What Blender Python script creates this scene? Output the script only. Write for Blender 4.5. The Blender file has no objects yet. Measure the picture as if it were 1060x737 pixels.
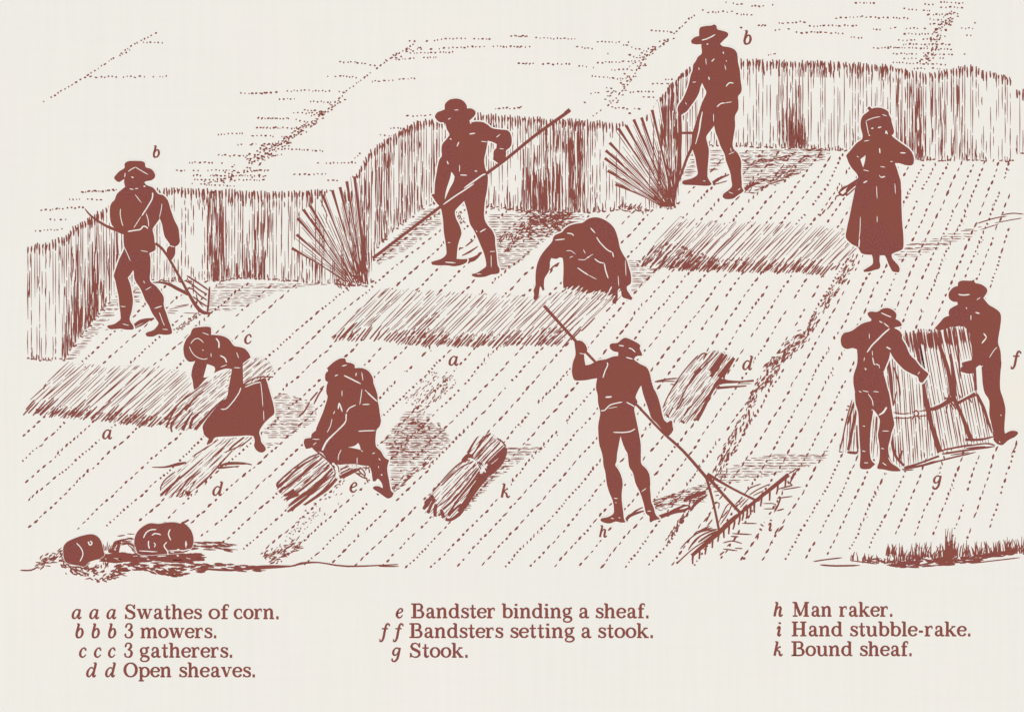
# A printed sheet of paper lying flat on a pale table top outdoors under an overcast
# sky, seen from straight above.  The subject is itself flat (an old engraving of
# harvesters printed in red-brown ink, with a printed key), so it is built as that
# flat sheet at a fixed real size, every printed thing being its own film of ink.
import bpy, math, random
from mathutils import Vector
from mathutils.geometry import delaunay_2d_cdt
random.seed(7)
ZR = random.Random(3)
R = random.uniform
S = 0.001                       # one millimetre of sheet per drawing unit
col = bpy.context.scene.collection
DZ = 1.1e-4                     # thickness of one film of ink / paper tone

def wx(x): return (x - 530.0) * S
def wy(y): return (368.5 - y) * S

# ------------------------------------------------------------------ materials
def principled(name):
    m = bpy.data.materials.new(name); m.use_nodes = True
    nt = m.node_tree; b = nt.nodes['Principled BSDF']
    b.inputs['Roughness'].default_value = 0.95
    b.inputs['Specular IOR Level'].default_value = 0.08
    return m, nt, b

def mixc(nt, fac, a, b):
    n = nt.nodes.new('ShaderNodeMix'); n.data_type = 'RGBA'
    for sock, v in ((n.inputs[0], fac), (n.inputs[6], a), (n.inputs[7], b)):
        if hasattr(v, 'links'): nt.links.new(v, sock)
        else: sock.default_value = v if isinstance(v, float) else (*v, 1)
    return n.outputs[2]

def noise(nt, scale, detail=3.0, vec=None, lo=0.35, hi=0.65):
    g = nt.nodes.new('ShaderNodeNewGeometry')
    mp = nt.nodes.new('ShaderNodeMapping'); mp.vector_type = 'POINT'
    nt.links.new(g.outputs['Position'], mp.inputs[0])
    mp.inputs['Scale'].default_value = vec or (1, 1, 0)
    n = nt.nodes.new('ShaderNodeTexNoise'); n.inputs['Scale'].default_value = scale
    n.inputs['Detail'].default_value = detail
    nt.links.new(mp.outputs[0], n.inputs['Vector'])
    r = nt.nodes.new('ShaderNodeMapRange'); r.inputs[1].default_value = lo; r.inputs[2].default_value = hi
    nt.links.new(n.outputs['Fac'], r.inputs[0])
    return r.outputs[0]

def paper_mat():
    m, nt, b = principled('uncoated_paper')
    c = mixc(nt, noise(nt, 7, 4), (0.784, 0.779, 0.728), (0.762, 0.784, 0.724))     # pinkish and yellowish mottling
    c = mixc(nt, noise(nt, 2.3, 2), c, (0.762, 0.774, 0.722))
    w = mixc(nt, noise(nt, 160, 1, (1, .05, 0), .3, .7), (0.982, 0.982, 0.982), (1.0, 1.0, 1.0))   # laid grain
    w2 = mixc(nt, noise(nt, 160, 1, (.05, 1, 0), .3, .7), (0.991, 0.991, 0.991), (1.0, 1.0, 1.0))
    g = mixc(nt, noise(nt, 900, 2, None, .2, .8), (0.97, 0.97, 0.97), (1.0, 1.0, 1.0))
    for f in (w, w2, g):
        mu = nt.nodes.new('ShaderNodeMix'); mu.data_type = 'RGBA'; mu.blend_type = 'MULTIPLY'
        mu.inputs[0].default_value = 1.0
        nt.links.new(c, mu.inputs[6]); nt.links.new(f, mu.inputs[7]); c = mu.outputs[2]
    # one faint yellow stain near the right edge of the sheet
    geo = nt.nodes.new('ShaderNodeNewGeometry')
    vm = nt.nodes.new('ShaderNodeVectorMath'); vm.operation = 'DISTANCE'
    vm.inputs[1].default_value = (wx(1050), wy(408), 0)
    nt.links.new(geo.outputs['Position'], vm.inputs[0])
    r = nt.nodes.new('ShaderNodeMapRange'); r.inputs[1].default_value = 0.0; r.inputs[2].default_value = 0.042
    r.inputs[3].default_value = 0.5; r.inputs[4].default_value = 0.0
    nt.links.new(vm.outputs['Value'], r.inputs[0])
    c = mixc(nt, r.outputs[0], c, (0.77, 0.74, 0.64))
    nt.links.new(c, b.inputs['Base Color'])
    return m

def ink_mat():
    m, nt, b = principled('red_brown_ink')
    c = mixc(nt, noise(nt, 500, 3), (0.198, 0.058, 0.050), (0.242, 0.078, 0.067))
    c = mixc(nt, noise(nt, 25, 3), c, (0.226, 0.071, 0.052))
    nt.links.new(c, b.inputs['Base Color'])
    return m

def table_mat():
    m, nt, b = principled('grey_board')
    c = mixc(nt, noise(nt, 12, 6), (0.30, 0.28, 0.26), (0.36, 0.34, 0.31))
    nt.links.new(c, b.inputs['Base Color'])
    return m
INK, PAPER, TABLE = ink_mat(), paper_mat(), table_mat()

# ------------------------------------------------------------------ tracing helpers
def o(x0, y0, s, k=7.361):
    """points read off an enlargement whose corner is (x0,y0)"""
    out = []
    for t in s.split():
        a, b = t.split(','); out.append((x0 + float(a) / k, y0 + float(b) / k))
    return out
def h(x0, y0, s): return o(x0, y0, s, 3.6806)
def pp(s): return o(0, 0, s, 1.0)

def smooth(pts, closed=False, n=3, corner=62):
    m = len(pts)
    if m < 3: return list(pts)
    out = []
    def sharp(i):
        if not closed and (i == 0 or i == m - 1): return False
        a, b, c = pts[(i - 1) % m], pts[i % m], pts[(i + 1) % m]
        u = Vector((b[0] - a[0], b[1] - a[1])); v = Vector((c[0] - b[0], c[1] - b[1]))
        if u.length < 1e-6 or v.length < 1e-6: return True
        return math.degrees(u.angle(v)) > corner
    for i in range(m if closed else m - 1):
        p1, p2 = Vector(pts[i]), Vector(pts[(i + 1) % m])
        p0 = Vector(pts[i - 1]) if (closed or i > 0) else p1
        p3 = Vector(pts[(i + 2) % m]) if (closed or i < m - 2) else p2
        if sharp(i): p0 = p1
        if sharp(i + 1): p3 = p2
        for k in range(n):
            t = k / n
            q = 0.5 * ((2 * p1) + (p2 - p0) * t + (2 * p0 - 5 * p1 + 4 * p2 - p3) * t * t + (3 * p1 - p0 - 3 * p2 + p3) * t ** 3)
            out.append((q.x, q.y))
    if not closed: out.append(tuple(pts[-1]))
    return out

def area(p): return sum(p[i - 1][0] * p[i][1] - p[i][0] * p[i - 1][1] for i in range(len(p))) / 2
def winding(p, x, y):
    w = 0
    for i in range(len(p)):
        (x0, y0), (x1, y1) = p[i - 1], p[i]
        if (y0 <= y) != (y1 <= y):
            t = (y - y0) / (y1 - y0)
            if x0 + t * (x1 - x0) > x: w += 1 if y1 > y0 else -1
    return w
def grow(p, d):
    if area(p) < 0: p = p[::-1]
    out = []; n = len(p)
    for i in range(n):
        a, b, c = Vector(p[i - 1]), Vector(p[i]), Vector(p[(i + 1) % n])
        u, v = (b - a), (c - b)
        if u.length < 1e-9 or v.length < 1e-9: continue
        u.normalize(); v.normalize()
        nn = Vector((u.y + v.y, -u.x - v.x))
        if nn.length < 0.3: nn = Vector((u.y, -u.x))
        nn.normalize()
        out.append((b.x + nn.x * d, b.y + nn.y * d))
    return out

class Film:
    """ink strokes and shapes collected into one mesh"""
    def __init__(self, level, step=None):
        self.z = level * DZ; self.step = step; self.v = []; self.f = []; self.m = []; self.k = 0
    def _z(self):
        if self.step: self.k += 1; return self.z + self.k * self.step
        return self.z + ZR.random() * 7.5e-5
    def shape(self, inside, loops, mat=0, dz=0.0, wall=False):
        """triangulate loops; keep triangles whose centre passes inside(x, y)"""
        vs = []; es = []
        for L in loops:
            b = len(vs); vs += [Vector(q) for q in L]
            es += [(b + i, b + (i + 1) % len(L)) for i in range(len(L))]
        V, E, F, *_ = delaunay_2d_cdt(vs, es, [], 0, 1e-5)
        z = self.z + dz; base = len(self.v); keep = []
        for f in F:
            cx = sum(V[i].x for i in f) / len(f); cy = sum(V[i].y for i in f) / len(f)
            if inside(cx, cy): keep.append(tuple(f))
        self.v += [(wx(q.x), wy(q.y), z) for q in V]
        cnt = {}
        for f in keep:
            f = list(f)
            ar = area([(V[i].x, V[i].y) for i in f])
            if ar > 0: f = f[::-1]          # y is flipped on the sheet
            self.f.append(tuple(base + i for i in f)); self.m.append(mat)
            for i in range(len(f)):
                a, b = f[i - 1], f[i]
                if (b, a) in cnt: del cnt[(b, a)]
                else: cnt[(a, b)] = 1
        if wall:
            for a, b in cnt:
                q = len(self.v)
                for i, zz in ((b, z), (a, z), (a, 0.00002), (b, 0.00002)):
                    self.v.append((wx(V[i].x), wy(V[i].y), zz))
                self.f.append((q, q + 1, q + 2, q + 3)); self.m.append(mat)
    def poly(self, p, mat=0, holes=(), dz=0.0, wall=False):
        def ins(x, y): return winding(p, x, y) != 0 and not any(winding(q, x, y) for q in holes)
        self.shape(ins, [p] + list(holes), mat, dz, wall)
    def stroke(self, pts, w, mat=0, taper=(0.5, 0.35), dz=0.0, sm=True):
        if sm and len(pts) > 2: pts = smooth(pts, False, 3, 100)
        if len(pts) == 2:
            a, b = pts; pts = [(a[0] + (b[0] - a[0]) * t, a[1] + (b[1] - a[1]) * t) for t in (0, .25, .75, 1)]
        n = len(pts); z = self._z() + dz; b = len(self.v)
        ws = w if isinstance(w, (list, tuple)) else None
        for i in range(n):
            p, q = pts[max(i - 1, 0)], pts[min(i + 1, n - 1)]
            dx, dy = q[0] - p[0], q[1] - p[1]; L = math.hypot(dx, dy) or 1
            t = i / (n - 1)
            if ws:
                s = t * (len(ws) - 1); j = min(int(s), len(ws) - 2); ww = ws[j] + (ws[j + 1] - ws[j]) * (s - j)
            else:
                ww = w * (taper[0] if i == 0 else taper[1] if i == n - 1 else 1)
            nx, ny = -dy / L * ww / 2, dx / L * ww / 2
            x, y = pts[i]
            self.v += [(wx(x + nx), wy(y + ny), z), (wx(x - nx), wy(y - ny), z)]
        for i in range(n - 1):
            k = b + 2 * i
            self.f.append((k, k + 1, k + 3, k + 2)); self.m.append(mat)
    def dot(self, x, y, r=0.8):
        z = self._z(); b = len(self.v); a0 = R(0, 6)
        for i in range(6):
            a = a0 + i * math.pi / 3; rr = r * R(.75, 1.2)
            self.v.append((wx(x + rr * math.cos(a)), wy(y + rr * math.sin(a)), z))
        self.f.append(tuple(range(b, b + 6))); self.m.append(0)
    def build(self, name, parent=None, origin=None, label=None, cat=None, group=None, kind=None):
        me = bpy.data.meshes.new(name)
        if parent is not None: ox, oy = parent['_o'][0], parent['_o'][1]
        else:
            if origin is None:
                xs = [q[0] for q in self.v]; ys = [q[1] for q in self.v]
                origin = ((min(xs) + max(xs)) / 2, min(ys))
            else: origin = (wx(origin[0]), wy(origin[1]))
            ox, oy = origin
        me.from_pydata([(x - ox, y - oy, z * .32) for x, y, z in self.v], [], self.f)
        me.materials.append(INK)
        if any(self.m):
            me.materials.append(PAPER); me.polygons.foreach_set('material_index', self.m)
        # every film faces up
        fl = [p.index for p in me.polygons if p.normal.z < -0.5]
        if fl:
            import bmesh
            bm = bmesh.new(); bm.from_mesh(me); bm.faces.ensure_lookup_table()
            bmesh.ops.reverse_faces(bm, faces=[bm.faces[i] for i in fl]); bm.to_mesh(me); bm.free()
        ob = bpy.data.objects.new(name, me); col.objects.link(ob)
        if parent is not None: ob.parent = parent
        else:
            ob.location = (ox, oy, 0); ob['_o'] = (ox, oy)
        tag(ob, label, cat, group, kind)
        return ob

def tag(ob, label=None, cat=None, group=None, kind=None):
    if label: ob['label'] = label
    if cat: ob['category'] = cat
    if group: ob['group'] = group
    if kind: ob['kind'] = kind

def root(name, x, y, label, cat, group=None):
    e = bpy.data.objects.new(name, None); col.objects.link(e)
    e.location = (wx(x), wy(y), 0); e['_o'] = (wx(x), wy(y)); e.empty_display_size = .01
    tag(e, label, cat, group)
    return e

def clip_hatch(poly, ang, sp, fn, jit=0.3):
    """scan a polygon with parallel lines; fn(p0, p1) gets each run"""
    a = math.radians(ang); c, s = math.cos(a), math.sin(a)
    q = [(x * c + y * s, -x * s + y * c) for x, y in poly]
    v = min(p[1] for p in q) + sp * .4; vm = max(p[1] for p in q)
    while v < vm:
        vv = v + R(-jit, jit) * sp; xs = []
        for i in range(len(q)):
            (x0, y0), (x1, y1) = q[i - 1], q[i]
            if (y0 <= vv) != (y1 <= vv): xs.append(x0 + (vv - y0) / (y1 - y0) * (x1 - x0))
        xs.sort()
        for i in range(0, len(xs) - 1, 2):
            fn((xs[i] * c - vv * s, xs[i] * s + vv * c), (xs[i + 1] * c - vv * s, xs[i + 1] * s + vv * c))
        v += sp

def broken(F, p0, p1, w, piece=(6, 18), gap=(1, 3), wob=.25, ends=2.0):
    L = math.hypot(p1[0] - p0[0], p1[1] - p0[1])
    if L < 1: return
    ux, uy = (p1[0] - p0[0]) / L, (p1[1] - p0[1]) / L
    t = R(-ends, ends) * .5; T = L + R(-ends, ends) * .5
    while t < T:
        e = min(t + R(*piece), T)
        if e - t > .7:
            pts = []
            for k in (0, .5, 1):
                d = t + (e - t) * k; n = R(-wob, wob)
                pts.append((p0[0] + ux * d - uy * n, p0[1] + uy * d + ux * n))
            F.stroke(pts, w * R(.7, 1.25), sm=False)
        t = e + R(*gap)

def hatch(F, poly, ang=0, sp=2.3, w=.85, piece=(5, 16), gap=(.8, 3), wob=.3, ends=4):
    clip_hatch(poly, ang, sp, lambda a, b: broken(F, a, b, w, piece, gap, wob, ends))

# ------------------------------------------------------------------ the setting
def slab(name, x0, y0, x1, y1, z0, z1, mat, label=None):
    v = [(x, y, z) for z in (z0, z1) for x, y in ((x0, y0), (x1, y0), (x1, y1), (x0, y1))]
    f = [(3, 2, 1, 0), (4, 5, 6, 7), (0, 1, 5, 4), (1, 2, 6, 5), (2, 3, 7, 6), (3, 0, 4, 7)]
    me = bpy.data.meshes.new(name); me.from_pydata(v, [], f); me.materials.append(mat)
    ob = bpy.data.objects.new(name, me); col.objects.link(ob); ob['kind'] = 'structure'
    if label: ob['label'] = label
    return ob
slab('ground', -60, -60, 60, 60, -.05, -.004, TABLE, 'pale grey board under the printed sheet')
slab('paper_sheet', -.60, -.43, .60, .43, -.0038, 0, PAPER, 'cream uncoated paper carrying the red-brown print')

# ------------------------------------------------------------------ stubble rows
FIELD = pp("20,440 62,378 70,374 125,306 150,288 215,292 300,294 380,299 390,268 443,215 540,221 608,223 690,219 706,192 765,156 875,160 946,169 1046,170 1044,240 1030,300 1012,330 1012,456 1058,456 "
           "1052,500 1035,560 960,556 850,578 700,588 600,592 420,590 300,584 215,562 140,540 90,548 60,556 30,570 22,520")
def theta(x, y):
    xs = (0, 300, 560, 700, 830, 900, 960, 1030, 1100); an = (42, 42, 48, 53, 60, 65, 68, 73, 74)
    a = an[-1]
    for i in range(len(xs) - 1):
        if x < xs[i + 1]:
            t = max(0, (x - xs[i]) / (xs[i + 1] - xs[i])); a = an[i] + (an[i + 1] - an[i]) * t; break
    k = min(1, max(0, (340 - y) / 130)); a -= k * (9 if x < 850 else 4)
    return a
rows = []
def streamline(x, y):
    pts = []
    while True:
        if 0 < x < 1070 and 140 < y < 600:
            pts.append((x, y))
            a = math.radians(theta(x, y)); x += 4 * math.cos(a); y -= 4 * math.sin(a)
        else: break
    return pts
seeds = []
x = 34.0
while x < 1100: seeds.append((x, 588)); x += 18.5 / math.sin(math.radians(theta(x, 560)))
y = 588 - 24
while y > 160: seeds.append((8, y)); y -= 24.5
grid = {}
for sx, sy in seeds:
    line = streamline(sx, sy); run = []
    for x, y in line:
        g = (int(x // 9), int(y // 9))
        near = any(math.hypot(x - a, y - b) < 8.5 for i in (-1, 0, 1) for j in (-1, 0, 1) for a, b in grid.get((g[0] + i, g[1] + j), ()))
        if near and y < 420: break
        run.append((x, y))
    for x, y in run: grid.setdefault((int(x // 9), int(y // 9)), []).append((x, y))
    rows.append(run)
F = Film(1)
for run in rows:
    if len(run) < 4: continue
    L = 4 * (len(run) - 1); d = R(0, 4); drift = 0
    style = random.choice((0, 1, 2))
    while d < L:
        if R(0, 1) < .16: style = random.choice((0, 1, 1, 2, 2, 3))
        i = min(int(d / 4), len(run) - 2); t = d / 4 - i
        x = run[i][0] + (run[i + 1][0] - run[i][0]) * t; y = run[i][1] + (run[i + 1][1] - run[i][1]) * t
        drift = drift * .88 + R(-.75, .75)
        a = math.radians(theta(x, y)); x -= drift * math.sin(a); y -= drift * math.cos(a)
        ln = (R(1.2, 2.6), R(2.2, 5), R(3, 7), R(2, 4.5))[style]
        gp = (R(2.0, 3.6), R(2.2, 4), R(2, 4.5), R(1.2, 2.6))[style]
        if winding(FIELD, x, y):
            if style == 0: F.stroke([(x, y), (x + ln * math.cos(a), y - ln * math.sin(a))], R(1.4, 2.7), taper=(.7, .7))
            else:
                b = a + (R(-.1, .1) if style == 1 else R(-.15, .15) if style == 2 else R(.2, .75))
                m = (x + ln * .5 * math.cos(b) + R(-.4, .4), y - ln * .5 * math.sin(b) + R(-.4, .4))
                F.stroke([(x, y), m, (x + ln * math.cos(b), y - ln * math.sin(b))], R(1.3, 2.8), sm=False)
                if style == 3 and R(0, 1) < .5: F.dot(x + R(-2, 2), y + R(-2, 2), R(.4, .8))
        d += ln + gp
        if R(0, 1) < .05: d += R(3, 12)
F.build('stubble_rows', label='rows of short dashes of cut stubble across the whole field', cat='stubble', kind='stuff')

# furrow of trampled stubble running down the right of the field, and smaller scribbles
def band(F, line, width, n, ln=(2, 6), w=(1, 1.8), ang=(0, 25)):
    line = smooth(line); seg = [math.hypot(line[i + 1][0] - line[i][0], line[i + 1][1] - line[i][1]) for i in range(len(line) - 1)]
    T = sum(seg)
    for _ in range(n):
        d = R(0, T); i = 0
        while i < len(seg) - 1 and d > seg[i]: d -= seg[i]; i += 1
        a, b = line[i], line[i + 1]; t = d / (seg[i] or 1)
        x = a[0] + (b[0] - a[0]) * t; y = a[1] + (b[1] - a[1]) * t
        dx, dy = (b[0] - a[0]) / seg[i], (b[1] - a[1]) / seg[i]
        k = R(-1, 1) * width / 2; x -= dy * k; y += dx * k
        an = math.atan2(dy, dx) + math.radians(R(-ang[1], ang[1]))
        l = R(*ln); c = R(-.8, .8)
        F.stroke([(x, y), (x + l / 2 * math.cos(an) + c, y + l / 2 * math.sin(an)), (x + l * math.cos(an), y + l * math.sin(an))], R(*w), sm=False)
F = Film(1.8)
band(F, pp("886,262 873,288 861,304 835,345"), 9, 120)
band(F, pp("835,345 802,376 782,408 768,440 752,472 743,492"), 13, 250, (2, 7))
band(F, pp("835,345 812,368 795,396"), 8, 60, (3, 8))
band(F, pp("724,510 708,533 691,558"), 6, 60, (2, 6))
F.build('trampled_furrow', label='dense broken furrow running diagonally down from the woman to the rake', cat='furrow', kind='stuff')
F = Film(1.8)
band(F, h(270, 420, "330,290 260,370 130,470 30,590"), 18, 95, (.8, 3), (.8, 1.5), (0, 60))
band(F, h(270, 420, "20,590 60,560 150,530"), 12, 60, (3, 8), (1, 1.6), (0, 40))
band(F, h(280, 280, "660,400 600,470 530,520"), 26, 100, (1, 5), (.8, 1.4), (0, 30))
band(F, h(280, 280, "700,400 620,490"), 16, 30, (1, 5), (.8, 1.4), (0, 40))
band(F, h(20, 150, "420,690 300,720"), 4, 6)
band(F, o(80, 250, "740,690 830,620 930,545"), 5, 40, (1.5, 4))
F.build('loose_straw', label='scribbled loose straw and chaff scattered over the stubble', cat='loose straw', kind='stuff')

# ------------------------------------------------------------------ hatched cast shadows printed on the ground
def shade(name, label, polys, sp=2.3, w=.85, extra=None, lvl=2, piece=(5, 16)):
    F = Film(lvl)
    for p in polys: hatch(F, p, 0, sp, w, piece)
    if extra: extra(F)
    F.build(name, label=label, cat='hatching', kind='stuff')
shade('ground_hatching', 'horizontal hatching at the foot of the leftmost standing corn',
      [pp("67,373 96,338 122,303 130,303 126,318 104,340 78,372"), pp("137,297 150,290 150,303 143,314 136,310")], 2.2, .95)
def ex(F):
    for s in ("700,518 790,498 850,485", "745,497 855,477", "690,545 750,548", "810,545 905,547", "690,532 770,528"): F.stroke(o(80, 250, s), .8)
    F.stroke(o(80, 250, "430,645 480,612 530,598 590,588"), [3.2, 4.2, 3.6, 1.0]); F.stroke(o(80, 250, "440,660 500,630 590,575"), [1, 2, .8])
shade('ground_hatching', 'hatched shade behind the scythe cradle of the leftmost mower',
      [pp("218,302 226,294 350,293 310,298 285,303 262,314 240,322 214,325")], 2.3, .85, ex)
def ex(F):
    F.stroke(o(420, 190, "390,590 450,590 520,575 580,525"), [3, 4.5, 4.5, 1]); F.stroke(o(420, 190, "430,550 490,520 550,480"), [1, 2.2, .8])
    F.stroke(o(420, 190, "400,500 440,490"), 1.4); F.stroke(o(420, 190, "455,480 520,430"), 1.6)
    band(F, pp("545,224 590,226"), 16, 160, (3, 9), (.9, 1.7), (0, 40))
    band(F, pp("517,256 545,240 585,235"), 18, 130, (3, 8), (.9, 1.7), (0, 50))
    band(F, pp("503,216 520,214 560,216 606,218"), 5, 60, (2, 5), (1, 1.8), (0, 80))
    band(F, pp("473,218 478,232"), 8, 34, (1, 2.6), (.9, 1.4), (0, 80))
shade('ground_hatching', 'dark hatched shade on the ground around the mower holding the long pole',
      [pp("389,268 410,245 443,216 457,217 456,233 440,246 415,262 390,276"),
       pp("516,282 512,262 511,244 505,236 506,222 540,220 606,222 598,236 570,246 556,256 538,272")], 2.1, .95, ex)
def ex(F):
    F.stroke(o(670, 110, "495,590 545,555 630,520"), [3, 3, 1]); F.stroke(o(670, 110, "730,650 800,600 860,590"), [4, 3, 1])
    F.stroke(o(670, 110, "500,600 560,585 610,570"), 1.2)
    band(F, pp("770,171 800,165 850,158"), 9, 60, (3, 9), (.9, 1.6), (0, 30)); band(F, pp("772,196 800,186 830,172"), 12, 60, (3, 9), (.9, 1.6), (0, 40))
shade('ground_hatching', 'hatched shade on the stubble behind the uppermost mower',
      [pp("765,157 815,154 862,155 852,166 832,177 806,189 784,200 770,200 768,176"),
       pp("735,156 748,155 751,166 744,176 734,180"), pp("706,184 716,166 720,158 722,172 718,182")], 2.1, .85, ex)
shade('ground_hatching', 'hatched shadow stretching to the right of the standing woman',
      [pp("926,264 942,252 968,247 990,240 1016,234 1008,244 985,252 965,260 945,268 930,270")], 2.4, .9,
      lambda F: [F.stroke(pp(s), w) for s, w in (("1036,223 1048,221 1060,222", 1.2), ("1010,232 1030,226 1042,224", 1.2), ("1030,231 1046,228 1058,226", 1.0), ("1015,238 1034,232", 1.0))])
shade('ground_hatching', 'small hatched shadow to the right of the bending woman', [pp("650,269 664,270 686,277 676,287 662,298 655,304 653,290")], 2.1, .8)
shade('ground_hatching', 'hatched shadow between the sheaf carrier and the kneeling binder',
      [pp("283,410 296,407 316,413 328,424 326,436 312,444 296,455 280,454 272,448 284,432"), pp("276,458 290,458 282,463 275,464")], 2.15, .95,
      lambda F: [F.stroke(o(280, 360, s), 1.7) for s in ("215,525 260,480 300,410", "300,405 330,370 360,335", "330,430 370,350 400,310", "375,320 410,290")])
shade('ground_hatching', 'broad hatched shadow behind the kneeling binder',
      [pp("397,458 410,440 422,424 446,428 450,440 460,442 467,456 458,468 440,480 428,492 412,504 404,508 405,484 402,468")], 2.1, .95,
      lambda F: (band(F, pp("400,462 430,440 450,448"), 26, 60, (2, 7), (.9, 1.5), (0, 50)), hatch(F, pp("402,465 425,432 440,438 460,445 462,456 440,470 410,482"), 0, 2.1, .9, (3, 12), (.8, 2)), band(F, pp("404,508 420,496 445,476"), 6, 40, (3, 7), (.9, 1.6), (0, 30))))
def ex(F):
    F.stroke(o(590, 450, "425,660 450,620 520,592 580,575"), [3, 3.4, 2.5, .8]); F.stroke(o(590, 450, "430,640 500,580 560,550"), [1.5, 2, .8])
    F.stroke(o(590, 450, "650,640 720,612 800,585 870,575 920,545"), [4.5, 4, 4, 3.2, 1])
    F.stroke(o(690, 460, "0,540 60,500 140,465 180,470"), [4.5, 3, 2, 1]); F.stroke(o(690, 460, "130,430 200,395 300,370"), [3, 4.5, 2])
    F.stroke(o(690, 460, "140,410 220,385 300,350"), [1.5, 3, 1.4]); F.stroke(o(690, 460, "180,500 240,430 310,385"), [2, 4, 1.4])
    band(F, pp("672,525 690,518 725,508"), 9, 50, (4, 10), (.8, 1.4), (0, 18))
shade('ground_hatching', 'long hatched shadow between the raker and the head of his rake',
      [pp("672,522 684,514 710,507 732,499 736,506 728,520 715,522 700,524 682,530"),
       pp("742,490 760,482 778,474 812,469 856,467 858,474 838,482 822,489 800,491 780,496 758,500 746,497")], 2.2, .95, ex)
shade('ground_hatching', 'hatched shadow along the right side of the bound sheaf',
      [pp("524,462 548,460 562,464 549,470 538,479 527,486 512,498 496,514 484,528 478,530 500,500 515,478")], 2.1, 1.05)

# ------------------------------------------------------------------ tops of the crop: dotted lines
def dotted(F, pts, r=.8):
    for i in range(len(pts) - 1):
        a, b = pts[i], pts[i + 1]; L = math.hypot(b[0] - a[0], b[1] - a[1]); d = 0
        while d < L:
            l = random.choice((1.1, 1.4, 1.8, 2.6)) * R(.8, 1.2); x = a[0] + (b[0] - a[0]) * d / L; y = a[1] + (b[1] - a[1]) * d / L + R(-.5, .5)
            an = math.atan2(b[1] - a[1], b[0] - a[0]) + R(-.35, .25)
            F.stroke([(x, y), (x + l * math.cos(an), y + l * math.sin(an))], R(1.2, 2.0) * r / .8, taper=(.6, .6))
            d += l * 1.15 + R(1.0, 2.9) + (R(3, 7) if R(0, 1) < .08 else 0)
def dots(lines, clusters=(), name='crop_top_dots', label=''):
    F = Film(2)
    for x0, y0, s in lines: dotted(F, h(x0, y0, s))
    for x0, y0, s, w, n in clusters: 
        line = h(x0, y0, s)
        for _ in range(int(n * 1.5)):
            i = random.randrange(len(line) - 1); t = R(0, 1); a, b = line[i], line[i + 1]
            x = a[0] + (b[0] - a[0]) * t + R(-w, w); y = a[1] + (b[1] - a[1]) * t + R(-w, w) * .25
            F.stroke([(x, y), (x + R(1, 2.6), y + R(-.9, .6))], R(1.1, 1.7), taper=(.6, .6))
    F.build(name, label=label, cat='crop top', kind='stuff')
dots([(0, 0, "165,390 330,290"), (0, 0, "330,290 430,225 520,165 600,125"), (0, 0, "340,295 640,292"), (0, 0, "545,163 635,165"), (0, 0, "455,215 500,190")],
     label='dotted outline of a far crop edge high on the left')
dots([(260, 0, s) for s in ("0,625 130,540 280,430 360,350 440,290 530,225 620,170", "335,237 400,240 475,252", "290,293 350,290 430,300", "0,357 200,345 350,353",
      "105,380 165,378", "225,387 310,390", "200,420 275,428", "160,430 270,435", "25,452 140,452 220,467", "20,487 200,490", "0,520 170,520", "0,550 150,545",
      "100,568 200,572 280,577", "0,605 120,590", "250,622 400,622", "160,668 290,663", "290,688 335,690", "460,312 620,300", "550,230 710,218", "665,160 740,148 905,152",
      "620,205 770,200", "680,188 840,180 890,180", "600,158 625,158", "0,655 60,650", "0,675 50,675", "590,445 690,440", "530,490 580,490", "490,515 545,520", "380,620 420,580",
      "930,415 1030,410", "920,178 1060,180", "990,138 1060,140", "1015,242 1060,245")] +
     [(0, 0, s) for s in ("915,357 1060,357", "980,452 1060,452", "975,487 1060,490", "830,513 925,510", "905,552 1050,555", "830,592 950,595", "720,620 860,622", "670,650 1010,650",
      "735,668 1010,672", "740,685 1000,688", "730,700 900,712", "310,732 450,725")] +
     [(20, 150, s) for s in ("80,252 150,243", "150,243 240,240", "115,285 180,285", "60,328 180,322", "235,180 370,175", "190,210 340,208")],
     [(0, 0, "820,700 930,640 1040,560", 14, 60), (260, 0, "0,620 130,540 260,440", 9, 60), (260, 0, "130,540 350,370", 5, 20), (260, 0, "530,225 640,180", 6, 14)],
     label='dotted ears over the top of the left standing corn')
dots([(520, 0, s) for s in ("345,445 420,390", "420,390 490,310 540,220 600,180 660,125 710,75 770,38", "30,138 100,140", "125,146 275,150", "0,180 65,182", "280,182 340,187", "60,243 260,246",
      "290,252 350,260", "360,160 480,163", "565,120 640,122", "460,172 560,200", "400,205 415,207", "360,240 520,235", "480,212 530,225", "415,267 490,267", "340,292 460,302", "335,357 430,350",
      "395,335 420,338", "310,390 320,392", "485,352 580,350", "570,320 640,320", "535,372 580,372", "0,415 75,412", "415,410 530,418", "480,430 500,430", "620,305 645,305")],
     [(520, 0, "400,400 500,270 560,190", 8, 34), (520, 0, "560,190 640,150", 5, 12)], label='dotted ears over the middle block of standing corn')
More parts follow.
